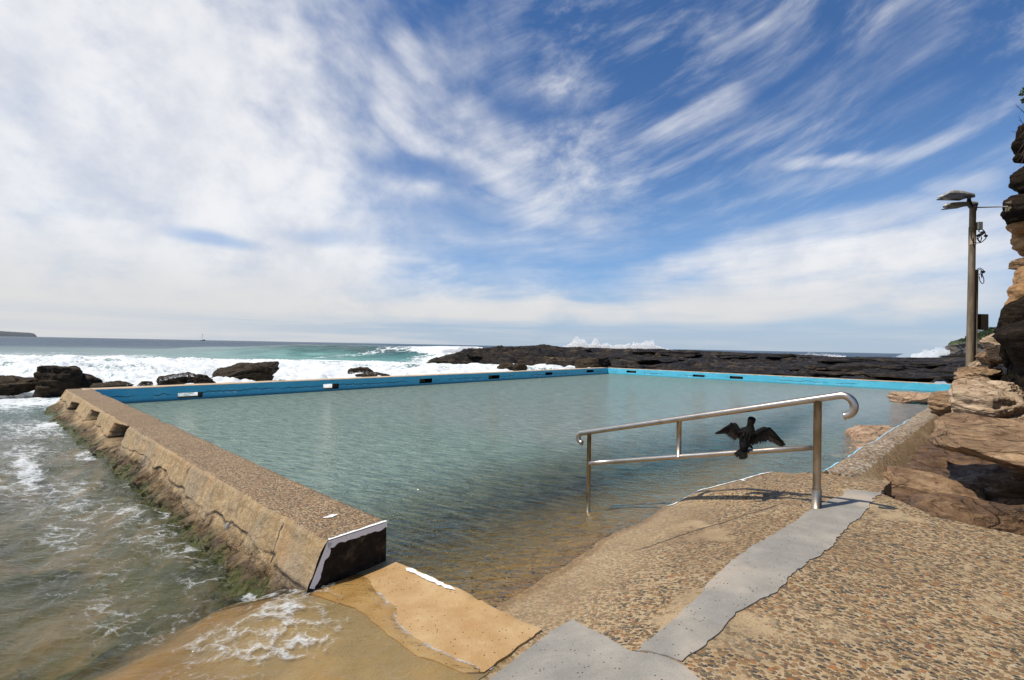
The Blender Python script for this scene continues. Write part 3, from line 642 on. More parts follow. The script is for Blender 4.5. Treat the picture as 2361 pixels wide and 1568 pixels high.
shal = np.exp(-np.clip(uu-(.55-.1225*(vv-6.3)),0,9)/1.6)*sst(vv,6.5,9); dep = dep*(1-.35*shal)
fc = gridf(*uu.shape)[:, ::-1].copy(); fc = fc[pw_in.ravel()[fc].all(1)]
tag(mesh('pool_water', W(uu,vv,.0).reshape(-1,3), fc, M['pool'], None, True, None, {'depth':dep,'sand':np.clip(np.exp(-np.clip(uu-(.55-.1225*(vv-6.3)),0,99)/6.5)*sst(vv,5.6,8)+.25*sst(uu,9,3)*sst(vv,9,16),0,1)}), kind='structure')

# ------------------------------------------------------------------ rock maker
def ico(sub):
    import bmesh
    bm = bmesh.new(); bmesh.ops.create_icosphere(bm, subdivisions=sub, radius=1)
    v = np.array([x.co[:] for x in bm.verts]); f = np.array([[y.index for y in x.verts] for x in bm.faces]); bm.free(); return v, f
ICO = {k: ico(k) for k in (3,4,5,6)}
def rock_verts(c, size, seed, sub=5, planes=12, strata=.03, layers=5, rough=.07, rz=0, tilt=(0,0), box=.55, flat=None, pits=0, sfreq=1.0):
    v, f = ICO[sub]; r = np.random.default_rng(seed)
    p = v/ (np.abs(v)**(2/box*.5)).sum(1)[:,None]**(box*.5) if False else v/np.maximum(np.abs(v).max(1)[:,None]**box,1e-6)
    rad_ = np.linalg.norm(p,axis=1); d = v.copy()
    R_ = rad_.copy()
    for _ in range(planes):
        n_ = r.normal(size=3); n_[2] *= .7; n_ /= np.linalg.norm(n_); t = r.uniform(.72,1.0); k = d@n_
        lim = np.where(k>.05, t/np.maximum(k,.05), 9); R_ = np.where(lim<R_, lim+.03*(R_-lim), R_)
    p = d*R_[:,None]
    s = np.array(size)/2
    P_ = p*s; m_ = float(s.mean()); mh = float(s.min())
    fr_ = sfreq/m_
    n1 = fbm(P_[:,0]*fr_,P_[:,1]*fr_,P_[:,2]*fr_,o=6,s=seed,g=.52)
    zz_ = P_[:,2]/s[2]; lay = (zz_*layers/2+.45*fbm(P_[:,0]*fr_*.7,P_[:,1]*fr_*.7,0,o=3,s=seed+5))
    saw = (lay-np.floor(lay)); saw = sst(saw,0,.75)*(1-sst(saw,.88,1.0))
    hd = d.copy(); hd[:,2] *= .25
    n2_ = np.abs(fbm(P_[:,0]*fr_*2.6,P_[:,1]*fr_*2.6,P_[:,2]*fr_*4.5,o=4,s=seed+3,g=.55))
    P_ = P_+d*((n1-.55*n2_)*rough*m_)[:,None]+hd*((saw-.5)*strata*2*mh)[:,None]
    if pits:
        pn = vnoise(P_[:,0]*pits,P_[:,1]*pits,P_[:,2]*pits,s=seed+9); P_ = P_-d*(sst(pn,.55,.75)*.1*m_)[:,None]
    if flat is not None: P_[:,2] = np.minimum(P_[:,2], flat*s[2]+.15*(P_[:,2]-flat*s[2]))
    ct, stt = math.cos(tilt[0]), math.sin(tilt[0]); P_ = P_@np.array([[1,0,0],[0,ct,-stt],[0,stt,ct]]).T
    ct, stt = math.cos(tilt[1]), math.sin(tilt[1]); P_ = P_@np.array([[ct,0,stt],[0,1,0],[-stt,0,ct]]).T
    ct, stt = math.cos(rz), math.sin(rz); P_ = P_@np.array([[ct,-stt,0],[stt,ct,0],[0,0,1]]).T
    return P_+np.array(c), f
def rock(name, c, size, seed, mat, label, group=None, cat='rock', **k):
    v, f = rock_verts(c,size,seed,**k)
    o = mesh(name, v, f, mat, None, True, origin=c); tag(o, label, cat, group); return o
def rpx(x0,x1,y0,y1,d,depth=None):                            # centre and size of a rock that spans these sight lines
    a, b = at_d(x0,(y0+y1)/2,d), at_d(x1,(y0+y1)/2,d); t, bo = at_d((x0+x1)/2,y0,d), at_d((x0+x1)/2,y1,d)
    c = (a+b)/2; c[2] = (t[2]+bo[2])/2; wdt = b[0]-a[0]; return c, (wdt, depth or wdt*.9, t[2]-bo[2])

# boulders in the surf
for (x0,x1,y0,y1,d,dp,sd_,lab,kw) in [
    (82,180,836,905,14.6,1.6,101,'tall brown boulder with a blunt snout standing in the surf left of the wall',dict(planes=9,rough=.13,tilt=(0,.12),box=.5)),
    (140,232,857,898,14.9,1.2,102,'dark ridge of rock sloping down from the tall snout-shaped boulder',dict(planes=10,rough=.12,tilt=(0,.38))),
    (-60,96,868,902,14.2,2.0,103,'low wet brown rock at the left edge of the surf',dict(planes=9,rough=.14)),
    (215,308,878,900,14.8,1.0,104,'low flat dark rock just behind the corner of the blue wall',dict(planes=9,rough=.10)),
    (318,352,878,892,16.5,.5,105,'tiny dark rock tip awash in white foam',dict(planes=8,rough=.12)),
    (366,490,861,894,17.3,1.6,106,'jagged black rock behind the blue wall with spray on its back',dict(planes=8,rough=.20)),
    (482,656,834,888,19.5,2.6,107,'large wedge-shaped black rock with a square right end, above the blue wall',dict(planes=10,rough=.10,tilt=(0,-.12),strata=.1,layers=3)),
    (798,868,846,866,24,1.4,108,'small dark rock half covered by surf beyond the middle of the blue wall',dict(planes=9,rough=.14)),
    (815,905,860,868,22.5,1.2,109,'long thin rock sliver lying low in the foam behind the blue wall',dict(planes=8,rough=.10)),
    (1138,1222,836,858,28.5,1.6,110,'brown hump of rock against the far blue wall near its corner',dict(planes=9,rough=.14)),
    (1318,1412,823,852,35,3.0,111,'brown sloping slab of rock behind the far corner of the pool',dict(planes=9,rough=.10,tilt=(0,-.1)))]:
    c, s_ = rpx(x0,x1,y0,y1,d,dp); s_ = (s_[0]*.90,s_[1]*.8,s_[2]*1.2); c[2] -= s_[2]*.10
    rock('sea_rock', c, s_, sd_, M['sea_rock'], lab, 'rocks in the surf', sub=6, rz=-math.atan2(c[0],c[1]), **kw)

# ------------------------------------------------------------------ rock shelf behind the pool
XS = np.linspace(972,2420,520); DS = np.concatenate([np.linspace(24,40,90),np.linspace(40.2,66,150)])
XX, DD = np.meshgrid(XS,DS,indexing='ij')
hzx = 775+.0193*XX
topY = np.interp(XX,[972,985,1010,1050,1080,1150,1240,1300,1400,1500,1600,1725,1819,1880,1936,2036,2141,2420],[848,838,827,815,806,801,797.5,801,803,806,808,814,816.5,820,824,823.5,825,826])
dr = np.interp(XX,[972,1100,1300,1500,1800,2420],[44.5,47,49,50,46,42])
zt = H+(hzx-topY)*dr/F
base_d = np.interp(XX,[972,1060,1200,1290,1360,1420,2420],[43,43,41.5,39,35,30,20])
wx = fbm(XX*.01,DD*.22,o=4,s=121); 
t = (DD-base_d)/(dr-base_d)
tt = t+.16*wx+.05*fbm(XX*.035,DD*.7,o=3,s=122)
ter = np.clip(tt,0,1)*5; fl = np.floor(ter); fq = ter-fl; ter = (fl+sst(fq,.45,.95))/5
k_l = sst(XX,1430,1300)                                   # steep craggy face on the seaward part, ledges landward
rise = k_l*np.clip(sst(t,-.02,.75)+.10*fbm(XX*.03,DD*.6,o=3,s=124)*sst(t,.0,.3)*sst(1.05-t,0,.2),0,1.0)+(1-k_l)*np.clip(ter,0,1)
z0 = np.where(XX>1400,.16,-.5)
z = z0+(zt-z0)*np.clip(rise,0,1)
z = z-np.clip(DD-dr-3,0,99)*.16
rgh = (.20+.10*sst(XX,1400,1700))*fbm(XX*.04,DD*.9,o=6,s=125,g=.62)
z = z+(1-np.clip(t,0,1)**2)*.38*fbm(XX*.009,DD*.16,o=3,s=128)*sst(t,.02,.25)
z = z+rgh*np.where(t<.9,1,.35)*(.35+.65*k_l)-.0
z = np.where((DD<base_d)&(XX<1420), -.9, z)
az_ = (XX-CX)/F
V = np.stack([az_*DD,DD,z],-1)
keep = ~((XX<1395)&(DD<base_d-1.5))
u_, v_ = UV(V[...,0],V[...,1]); inside = (u_<far_l.max()+1)&(v_<Cv+(Dv-Cv)*(u_-Cu)/(Du-Cu)+.15)
keep &= ~((v_<Cv+(Dv-Cv)*(u_-Cu)/(Du-Cu)+.2)&(u_<Cu+.25))
fc = gridf(*XX.shape); fc = fc[keep.ravel()[fc].all(1)]
tag(mesh('rock_shelf', V.reshape(-1,3), fc, M['shelf']), kind='structure')

lv, lf = [], []
rl_ = np.random.default_rng(77)
for k in range(46):
    X0 = rl_.uniform(1425,2240) if k<36 else rl_.uniform(1010,1400)
    i = np.argmin(np.abs(XS-X0)); lo_d = np.interp(X0,[1000,1360,1420,1800,2240],[43.5,38,31,27.5,24.5]); hi_d = np.interp(X0,[1000,1400,1500,1800,2240],[46,46,46,44,40])
    d0 = rl_.uniform(lo_d,hi_d); j = np.argmin(np.abs(DS-d0)); sz = (rl_.uniform(2.0,6.5),rl_.uniform(1.2,2.6),rl_.uniform(.25,.5))
    if k>=36: sz = (sz[0]*.5,sz[1]*.6,sz[2])
    c_ = np.array([(X0-CX)/F*d0,d0,min(z[i,j],zt[i,j]-.30)+.04]); u0,v0 = UV(c_[0],c_[1])
    if v0 < Cv+(Dv-Cv)*(u0-Cu)/(Du-Cu)+2.2 and X0>1400: continue
    v_, f_ = rock_verts(c_,sz,700+k,sub=4,planes=8,strata=.10,layers=2,rough=.10,rz=-math.atan2(c_[0],c_[1])*.6+rl_.normal()*.2,tilt=(rl_.normal()*.05,rl_.normal()*.04),box=.65)
    lf.append(f_+sum(len(a) for a in lv)); lv.append(v_)
tag(mesh('rock_shelf', np.concatenate(lv), np.concatenate(lf), M['shelf']), kind='structure')

# ------------------------------------------------------------------ rocks and cliff on the right
uu, vv = np.meshgrid(np.linspace(-16,.42,170), np.linspace(4.6,27,230), indexing='ij')
dcur = np.clip((.70-.1225*(vv-6.22)-.36)-uu,0,99)
zf = .24+.05*fbm(uu*1.5,vv*1.5,o=5,s=131)+.13*sst(vv,5.8,7.5)*0+np.clip(dcur-.5,0,9)*.16+.22*np.clip(dcur-.8,0,9)*sst(vv,7,11)
zf = np.minimum(zf, 2.2)+.04*fbm(uu*5,vv*5,o=4,s=132)
zf = np.where(vv<5.75, np.where(uu<.2,.27+.03*fbm(uu*3,vv*3,o=4,s=133)+.1*np.clip(-uu-.6,0,3), zf), zf)
ok = ~((vv<5.72)&(uu>-.05)) & (uu < .70-.1225*(vv-6.22)-.2)
fc = gridf(*uu.shape); fc = fc[ok.ravel()[fc].all(1)]
tag(mesh('rock_ground', W(uu,vv,zf).reshape(-1,3), fc[:, ::-1].copy(), M['sand_floor']), kind='structure')
RB = dict(sub=6)
def rr_(x0,x1,y0,y1,d,dp,sd_,mat,lab,name='boulder',**kw):
    c, s_ = rpx(x0,x1,y0,y1,d,dp); s_ = (s_[0]*.94,s_[1]*.9,s_[2]); kk = dict(RB); kk['rz'] = -math.atan2(c[0],c[1]); kk.update(kw); return rock(name,c,s_,sd_,M[mat],lab,'sandstone rocks beside the pool',**kk)
rock('boulder',(6.07,4.66,.72),(2.75,2.5,.48),201,M['sand_brown'],'large brown flat-topped sandstone slab with a black hollow underneath','sandstone rocks beside the pool',sub=6,planes=7,strata=.06,layers=3,rough=.10,rz=-.727,tilt=(.04,.0),box=.7)
rock('boulder',(4.1,4.1,.24),(1.5,.75,.42),202,M['sand_floor'],'low wet brown rock ledge along the edge of the gravel deck','sandstone rocks beside the pool',sub=6,planes=6,strata=.07,layers=3,rough=.09,rz=-.12,box=.6)
rock('boulder',(4.72,5.2,.20),(.6,1.0,.38),203,M['sand_brown'],'small rounded brown rock under the left tip of the flat slab','sandstone rocks beside the pool',sub=6,planes=8,strata=.05,layers=3,rough=.1,rz=.5,box=.5)
rr_(2205,2345,886,990,7.3,1.7,204,'sand_pale','pale cream sandstone ledge with swirled grey bands overhanging the brown slab',planes=7,strata=.07,layers=4,rough=.10,tilt=(.12,.10),box=.6)
rr_(2148,2232,902,962,10.6,1.6,205,'sand_brown','dark brown blocky boulder sitting on the far end of the curb',planes=11,rough=.08,box=.6)
rr_(2212,2292,872,922,9.9,1.5,206,'sand_pale','tan layered sandstone wedge just above the dark brown blocky boulder',planes=9,strata=.09,layers=4,rough=.10,tilt=(.1,.1))
rr_(2268,2345,880,935,8.8,1.3,207,'sand_pale','rounded tan sandstone lump between the pale ledge and the cave shadow',planes=8,strata=.06,layers=3,rough=.12)
rr_(2214,2300,846,892,11.3,1.5,208,'sand_brown','jutting brown and tan outcrop pointing left at the end of the turquoise wall',planes=9,strata=.10,layers=4,rough=.14)
rr_(2238,2292,829,854,11.9,1.0,209,'sand_pale','thin pinkish sandstone slab leaning beside the foot of the lamp pole',planes=8,strata=.06,layers=2,rough=.08,tilt=(0,-.35))
rr_(2256,2325,812,838,11.6,1.0,210,'sand_brown','small dark pitted rock ledge right of the lamp pole',planes=8,strata=.1,layers=3,rough=.14)
rr_(2268,2332,770,832,11.0,1.1,211,'sand_pale','smooth cream sloping rock under the big black overhang',planes=7,strata=.03,layers=2,rough=.06,tilt=(0,-.45),box=.4)
rr_(2335,2420,975,1030,7.0,1.0,212,'sand_pale','small pale knob of rock at the right edge of the swirled ledge',planes=8,rough=.12)
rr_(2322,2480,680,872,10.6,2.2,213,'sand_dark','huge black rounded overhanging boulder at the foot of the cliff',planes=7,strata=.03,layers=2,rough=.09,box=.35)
rock('boulder',(7.75,9.75,-.08),(5.6,1.1,.38),214,M['sand_pink'],'long pinkish flat sandstone ledge in the shallow water beside the curb','sandstone rocks beside the pool',sub=6,planes=6,strata=.08,layers=3,rough=.12,rz=.69,box=.6)
rr_(2055,2165,904,930,16.4,1.5,215,'sand_pink','low pink and brown rock just breaking the water near the dark boulder',planes=7,strata=.06,layers=3,rough=.1)
rr_(2322,2480,800,1030,10.0,1.6,216,'sand_dark','black shadowed rock in the hollow right of the pale swirled ledge',planes=8,rough=.1)  # added dark mass, stands in for the shade of the hollow
# pool_curb-side apron of rubble at the curb's foot is part of rock_ground
cl_v, cl_f, cl_m = [], [], []
def cl_add(x0,x1,y0,y1,d,dp,sd_,mi_,**kw):
    c, s_ = rpx(x0,x1,y0,y1,d,dp); v, f = rock_verts(c,(s_[0],dp,s_[2]*1.12),sd_,rz=-math.atan2(c[0],c[1]),**kw); o = sum(len(a) for a in cl_v); cl_v.append(v); cl_f.append(f+o); cl_m.append(np.full(len(f), mi_))
for (x0,x1,y0,y1,d,sd_) in [(2322,2520,610,712,11.8,301),(2338,2520,585,632,12.2,302),(2349,2540,545,595,12.6,303),(2344,2520,512,565,12.3,304),
        (2337,2520,478,530,12.2,305),(2325,2520,432,506,12.0,306),(2343,2520,365,440,12.2,307),(2347,2520,270,375,12.3,308)]:
    cl_add(x0+24,x1+24,y0,y1,d,1.4,sd_,{306:2,307:2,308:2,302:1,305:0}.get(sd_,0),sub=5,planes=9,strata=.05,layers=3,rough=.08,box=.6)
tag(mesh('cliff', np.concatenate(cl_v), np.concatenate(cl_f), [M['sand_orange'],M['sand_brown'],M['sand_dark']], None, True, np.concatenate(cl_m)), kind='structure')
# main cliff body with its brow, off to the right
ns, nz = 150, 120; ss = np.linspace(0,1,ns); hz_ = np.linspace(-.3,9.2,nz)
SS, HH = np.meshgrid(ss,hz_,indexing='ij')
px_ = np.array([(6.2,2.2),(7.2,4.4),(9.5,6.9),(12.0,9.2),(14.6,11.3),(17.6,13.8),(22.5,17.8),(27,21.5)])
tl = np.linspace(0,1,len(px_)); bx, by = np.interp(SS,tl,px_[:,0]), np.interp(SS,tl,px_[:,1])
oz = np.interp(HH,[-.3,.3,.7,1.2,1.7,2.2,2.7,3.3,4,5.5,7,8.5,9.2],[.5,.4,-.1,-.6,-.8,-.55,.15,.6,.5,.35,.3,0,-.6])
oz = oz+2.0*sst(SS,.25,.38)*sst(SS,.75,.6)*sst(HH,2.9,2.2)  # pushed forward as dark backing for the shaded hollow
oz = oz+.25*fbm(bx*.6,by*.6,HH*.9,o=5,s=311)+.10*np.abs(fbm(bx*2,by*2,HH*3,o=4,s=312))
V = np.stack([bx-.714*oz,by+.7*oz,HH+.15*fbm(bx,by,0,o=2,s=313)],-1)
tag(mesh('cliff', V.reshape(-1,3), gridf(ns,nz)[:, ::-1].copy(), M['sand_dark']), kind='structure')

# ------------------------------------------------------------------ sea
def sea_height(x, y):
    X = CX+F*x/np.maximum(y,.3); d = np.maximum(y,.3)
    A = np.interp(X,[-400,150,380,560,700,800,900,1000,1100,1400,2400],[.12,.2,.5,1.05,1.5,1.68,1.65,1.65,1.6,.5,.3])
    dc = np.interp(X,[-400,400,800,1100,2400],[70,66,57,53,60])+.8*fbm(X*.006,3,o=3,s=401)
    s_ = d-dc; prof = np.where(s_<0, np.exp(-(s_/4.2)**2), np.exp(-(s_/13.)**2))
    h_ = A*prof*(1+.05*fbm(x*.25,y*.25,o=3,s=402))
    amp = sst(d,18,60)
    h_ = h_+amp*.10*fbm(x*.09,y*.25,o=4,s=403)+sst(d,80,300)*.35*fbm(x*.012,y*.05,o=4,s=404)*np.clip(3000/d,0,1)
    # surf turbulence
    surf = sst(d,12,20)*sst(d,48,36)
    h_ = h_+surf*(.34*np.abs(fbm(x*.35,y*.6,o=5,s=405,g=.6))+.06*fbm(x*2.5,y*3.5,o=3,s=406))
    return h_
def foam_cov(x, y):
    X = CX+F*x/np.maximum(y,.3); d = np.maximum(y,.3)
    n_ = fbm(x*.12,y*.30,o=4,s=411)
    df = np.interp(X,[-500,0,300,700,1000,1200],[44,45,42,43,47,50])
    surf = sst(d,13.5,17)*sst(d,df+4,df-4-2*n_)*sst(X,1480,1380)
    c = surf*(.74+.34*n_)
    # older foam streaks beyond the surf line
    c = np.maximum(c, .42*sst(d,40,46)*sst(d,64,50)*sst(X,650,100)*(.7+.8*n_))
    # broken part of the wave
    br = sst(X+40*n_,860,1010)*sst(d,40,44)*sst(d,60,55)
    c = np.maximum(c, br*(.78+.3*n_))
    c = np.maximum(c, .45*sst(X,560,760)*sst(d,44,47)*sst(d,55,50)*(.6+1.2*n_))
    # foam beyond the rock shelf
    for (xa,xb,d0,wd_) in [(1720,1960,80,5),(1900,2050,95,5),(2000,2220,118,9),(1300,1560,70,8)]:
        c = np.maximum(c, sst(X,xa-30,xa+40)*sst(X,xb+30,xb-40)*sst(np.abs(d-d0-3*n_),wd_,wd_*.3)*.95)
    u, v = UV(x,y)
    # channel beside the wall
    for (px0,py0,ru,rv,k) in [(40,925,3.0,3.0,.66),(90,985,2.0,1.2,.54),(125,975,.5,.4,.92),(60,1078,2.2,.20,.80),(200,1052,.7,.16,.72),(60,1040,1.6,.6,.50),(150,1130,1.6,.6,.48),(20,1110,1.2,.4,.52),(330,1115,.9,.3,.52),(300,1180,.8,.25,.52),(150,1230,1.0,.3,.46),(350,1230,.5,.3,.5),(480,1240,.3,.25,.5),(260,1400,.6,.3,.42),
                             (395,1190,.9,.12,.62),(425,1265,.55,.22,.56),(250,1170,1.5,.7,.40),(470,1330,.6,.25,.42),(330,1060,.8,.15,.5),(600,1400,.25,.28,.62),(650,1470,.40,.42,.56),(560,1540,.5,.45,.52),(700,1410,.3,.25,.52),(690,1540,.3,.3,.55),(590,1372,.22,.12,.60),(400,1450,.6,.5,.36),(250,1300,1.2,.8,.33)]:
        q = on_z(px0,py0,-.06); qu,qv = UV(q[0],q[1]); c = np.maximum(c, k*np.exp(-((u-qu)/ru)**2-((v-qv)/rv)**2)*np.where(d<14,1,.6))
    c = np.where(d<12.5, c*.88-.02, c)
    return np.clip(c,0,1.1)
SEA0 = -.08
ds = np.concatenate([np.geomspace(1.5,90,520), np.geomspace(91,30000,170)])
axs = np.linspace(-560,2950,760)
AX, DD = np.meshgrid((axs-CX)/F, ds, indexing='ij')
x, y = AX*DD, DD
h_ = sea_height(x,y); u, v = UV(x,y)
near = sst(y,14,9)
gz = ground(u,np.where(u>2.93,np.minimum(v,1.28),v))
hw = SEA0+.022*fbm(u*1.6,v*2.6,o=4,s=421)+.008*fbm(u*6,v*8,o=3,s=422)
q1_ = on_z(60,1085,-.06); qu,qv = UV(q1_[0],q1_[1]); hw = hw+.05*np.exp(-((u-qu-.25*(v-qv)*0)/.35)**2)*sst(v,qv+1.6,qv+.3)   # small wash ridge
filmx = 1.86+.14*np.sin(u*2.3)-.12*sst(u,2.4,1.6)+.05*fbm(u*2,0,o=3,s=423)
film = .026*sst(v,filmx,filmx-.16)*sst(u,1.50+.06*fbm(v*2,1,o=2,s=424),1.66)-.004
wash = gz+.008-.25*(1-sst(u,4.4,3.2))+film+.008*fbm(u*5,v*5,o=3,s=425)*sst(v,1.5,1.2)
zn = np.maximum(hw, np.where(u<3.9, wash, -9))
z = zn*near+(SEA0-.03+h_)*(1-near)
cov = foam_cov(x,y)
edge_f = np.exp(-((v-filmx+.06)/.03)**2)*(u>1.52)*(u<2.6)*.52*(y<4)
cov = np.maximum(cov, edge_f)
shal = np.where(y<16, sst(y,15,7)*.80, 0); shal = shal+(.95-shal)*sst(u,4.2,3.0)*(y<9)
tealA = np.interp(CX+F*AX,[250,520,720,1000,1150],[0,.6,1,.8,.3])*sst(y,44,49)*sst(y,66,57)
keep = np.ones_like(x,bool)
mid_l = Bu+(Cu-Bu)*(v-Bv)/(Cv-Bv)+.26
keep &= ~((v>1.82)&(u<mid_l)&(v<Cv+(Dv-Cv)*(u-Cu)/(Du-Cu)+.6))
keep &= ~((v>1.97)&(u<4))
keep &= ~((v>Cv-.5)&(u<Cu+.0)&(y<58)&(CX+F*AX>1420))
keep &= ~((u<1.50)&(y<60)&(v<26))
fc = gridf(*x.shape); fc = fc[keep.ravel()[fc].all(1)]
used = np.unique(fc); remap = np.full(x.size,-1); remap[used] = np.arange(len(used)); fc = remap[fc]
def pk(a): return a.ravel()[used]
g = G('sea_water'); p = g.pos()
fo, sha, tl_ = g.attr('foam'), g.attr('shallow'), g.attr('teal')
dist = g.vm('LENGTH', p)
b1 = g.noise(g.mapping(p,rot=(0,0,.1),scale=(.6,1.5,1)),.9,5,.62,.4); b2 = g.noise(g.mapping(p,rot=(0,0,.5),scale=(1,2,1)),5,4,.6,.4); b3 = g.noise(g.mapping(p,scale=(.5,1.4,1)),.12,5,.62)
hh = g.m('ADD', g.m('MULTIPLY',b1,g.mr(dist,10,60,.03,.22)), g.m('ADD', g.m('MULTIPLY',b2,g.mr(dist,6,60,.022,.035)), g.m('MULTIPLY',b3,g.mr(dist,40,300,0,1.6))))
nb = g.bump(hh,1.0,1.0)
far = g.mr(dist,45,160)
dcol = g.mix(far, (.17,.25,.235), (.022,.052,.095))
dcol = g.mix(g.mr(g.noise(g.mapping(p,scale=(.25,1,1)),.05,5,.6),.4,.65,0,.35), dcol, (.05,.10,.12))
wz_ = g.noise(g.mapping(g.mapping(p,rot=(0,0,.25)),scale=(.22,.7,1.6)),.8,6,.65); dcol = g.mix(tl_, dcol, g.ramp(g.m('ADD', g.m('MULTIPLY',wz_,.75), g.m('MULTIPLY', g.mr(g.sep(p)[2],1.4,-.1), .25)), [(.38,(.006,.05,.05)),(.52,(.03,.14,.13)),(.66,(.11,.27,.245))]))
dcol = g.mix(g.mr(dist,16,9), dcol, (.048,.060,.030))
body = g.n('ShaderNodeBsdfDiffuse', {'Color':dcol}).outputs[0]
tr = g.n('ShaderNodeBsdfTransparent', {'Color':(.90,.90,.80)}).outputs[0]
fr_ = g.n('ShaderNodeFresnel', {'IOR':1.33,'Normal':nb}).outputs[0]
fr_ = g.m('MULTIPLY', fr_, g.mr(dist,20,120,.85,.42))
gl = g.n('ShaderNodeBsdfGlossy', {'Color':(1,1,1),'Roughness':g.mr(dist,10,80,.05,.22),'Normal':nb}).outputs[0]
wat = g.mixs(fr_, g.mixs(sha,body,tr), gl)
# foam: lace where thin, solid where thick
fw = g.vm('ADD', p, g.vm('SCALE', g.vm('SUBTRACT', g.noise(p,2.2,4,.65,col=True),(.5,.5,.5)), scale=.38))
scl = g.mr(dist,3,40,1,.22,False); fs = g.vm('MULTIPLY', g.mapping(fw,rot=(0,0,-.7),scale=(1,1.7,1)), g.comb(scl,scl,scl))
e1 = g.vor(fs,3.6,'DISTANCE_TO_EDGE').outputs['Distance']; e2 = g.vor(fs,10.5,'DISTANCE_TO_EDGE').outputs['Distance']; e3 = g.vor(fs,27,'DISTANCE_TO_EDGE').outputs['Distance']
lace = g.m('ADD', g.m('MULTIPLY', g.mr(e1,.26,0,0,1,False), .42), g.m('ADD', g.m('MULTIPLY', g.mr(e2,.26,0,0,1,False), .34), g.m('MULTIPLY', g.mr(e3,.3,0,0,1,False), .24)))
fn = g.noise(g.mapping(p,rot=(0,0,-.5),scale=(1,2.2,1)),3.0,7,.68); fn2 = g.noise(g.mapping(p,scale=(.5,1.3,1)),.6,6,.62)
f = g.m('ADD', g.m('MULTIPLY',lace,.55), g.m('ADD', g.m('MULTIPLY',fn,.42), g.m('MULTIPLY',fn2,.30)))
fm = g.mr(g.m('ADD', f, g.m('MULTIPLY', fo, 1.0)), .97, g.mr(dist,6,25,1.42,1.2))
fm = g.m('MULTIPLY', fm, g.mr(fo,.02,.2))
fm = g.m('MULTIPLY', fm, g.mr(dist,5,22,.8,1))
fcol = g.mix(g.noise(p,2.5,5,.7),(.50,.53,.54),(.88,.90,.90))
fsh = g.n('ShaderNodeBsdfDiffuse', {'Color':fcol,'Normal':g.bump(g.m('ADD',fn,fn2),.7,.12)}).outputs[0]
M['sea'] = g.out(g.mixs(fm, wat, fsh))
tag(mesh('sea', np.stack([pk(x),pk(y),pk(z)],-1), fc, M['sea'], None, True, None, {'foam':pk(cov),'shallow':pk(shal),'teal':pk(tealA)}), kind='structure')

# ------------------------------------------------------------------ handrail
g = G('brushed_steel'); p = g.n('ShaderNodeTexCoord').outputs['Object']; n = g.noise(p,90,4,.6); n2 = g.noise(p,6,5,.6)
M['steel'] = g.out(g.prin(Base_Color=g.mix(g.mr(n2,.45,.7,0,.6),(.55,.49,.42),(.36,.28,.20)), Metallic=1.0, Roughness=g.mr(n,.3,.7,.28,.44), Normal=g.bump(n,.15,.002)))
g = G('stained_steel'); p = g.n('ShaderNodeTexCoord').outputs['Object']; n2 = g.noise(g.mapping(p,scale=(1,1,.3)),12,5,.6)
M['steel_post'] = g.out(g.prin(Base_Color=g.mix(g.mr(n2,.35,.65),(.46,.39,.31),(.27,.21,.14)), Metallic=1.0, Roughness=.42, Normal=g.bump(n2,.15,.002)))  # darker post steel, the dark cliff's reflection is put into its colour
hr = empty('handrail', (2.673,4.013,.38)); tag(hr, 'stainless steel pool handrail with curled ends running down into the water', 'handrail')
PR, PL = np.array([2.673,4.013]), np.array([.972,5.667]); rd = (PL-PR)/np.linalg.norm(PL-PR); Lr = np.linalg.norm(PL-PR)
def rp(s, z): return np.array([*(PR+rd*s), z])
def h_at(px, py, s):                                        # height of a sight line over the rail's plane at run s
    d_ = (PR+rd*s)[1]; return at_d(px,py,d_)[2]
zR, zL = h_at(1877,919,0), h_at(1356,996,Lr)
lR, lL = h_at(1870,1030,0), h_at(1356,1068,Lr)
slope = (zL-zR)/Lr
top = []
rc = .088
cR = rp(-.17, zR-slope*-.0+.17*-slope-rc)
for a in np.linspace(-80,90,22)[::1]:
    top.append(rp(-.17-rc*math.cos(rad(a)), cR[2]+rc*math.sin(rad(a))))
top += [rp(s, zR+slope*s) for s in np.linspace(-.12,Lr+.08,14)]
rl = .062; cL = rp(Lr+.10, zL+slope*.10-rl)
for a in np.linspace(90,-88,20): top.append(rp(Lr+.10+rl*math.cos(rad(a)), cL[2]+rl*math.sin(rad(a))))
MB().tube(top,.031,18).build('top_rail',M['steel'],hr)
MB().tube([rp(s,lR+(lL-lR)*s/Lr) for s in np.linspace(.01,Lr-.01,8)],.026,16).build('lower_rail',M['steel'],hr)
gR = float(ground(*UV(*PR))); gL = float(ground(*UV(*PL)))
MB().tube([[*PR,gR-.05],[*PR,gR+.2],[*PR,zR-.02]],.031,18).build('post',M['steel_post'],hr)
MB().tube([[*PR,gR-.03],[*PR,gR+.165],[*PR,gR+.178]],[.0375,.0375,.033],18).build('socket',M['steel_post'],hr)
MB().tube([[*PL,gL-.05],[*PL,0],[*PL,zL-.02]],.026,16).build('post',M['steel_post'],hr)
sm = .522*Lr; MB().tube([rp(sm,lR+(lL-lR)*.522),rp(sm,zR+slope*sm)],.026,16).build('baluster',M['steel_post'],hr)

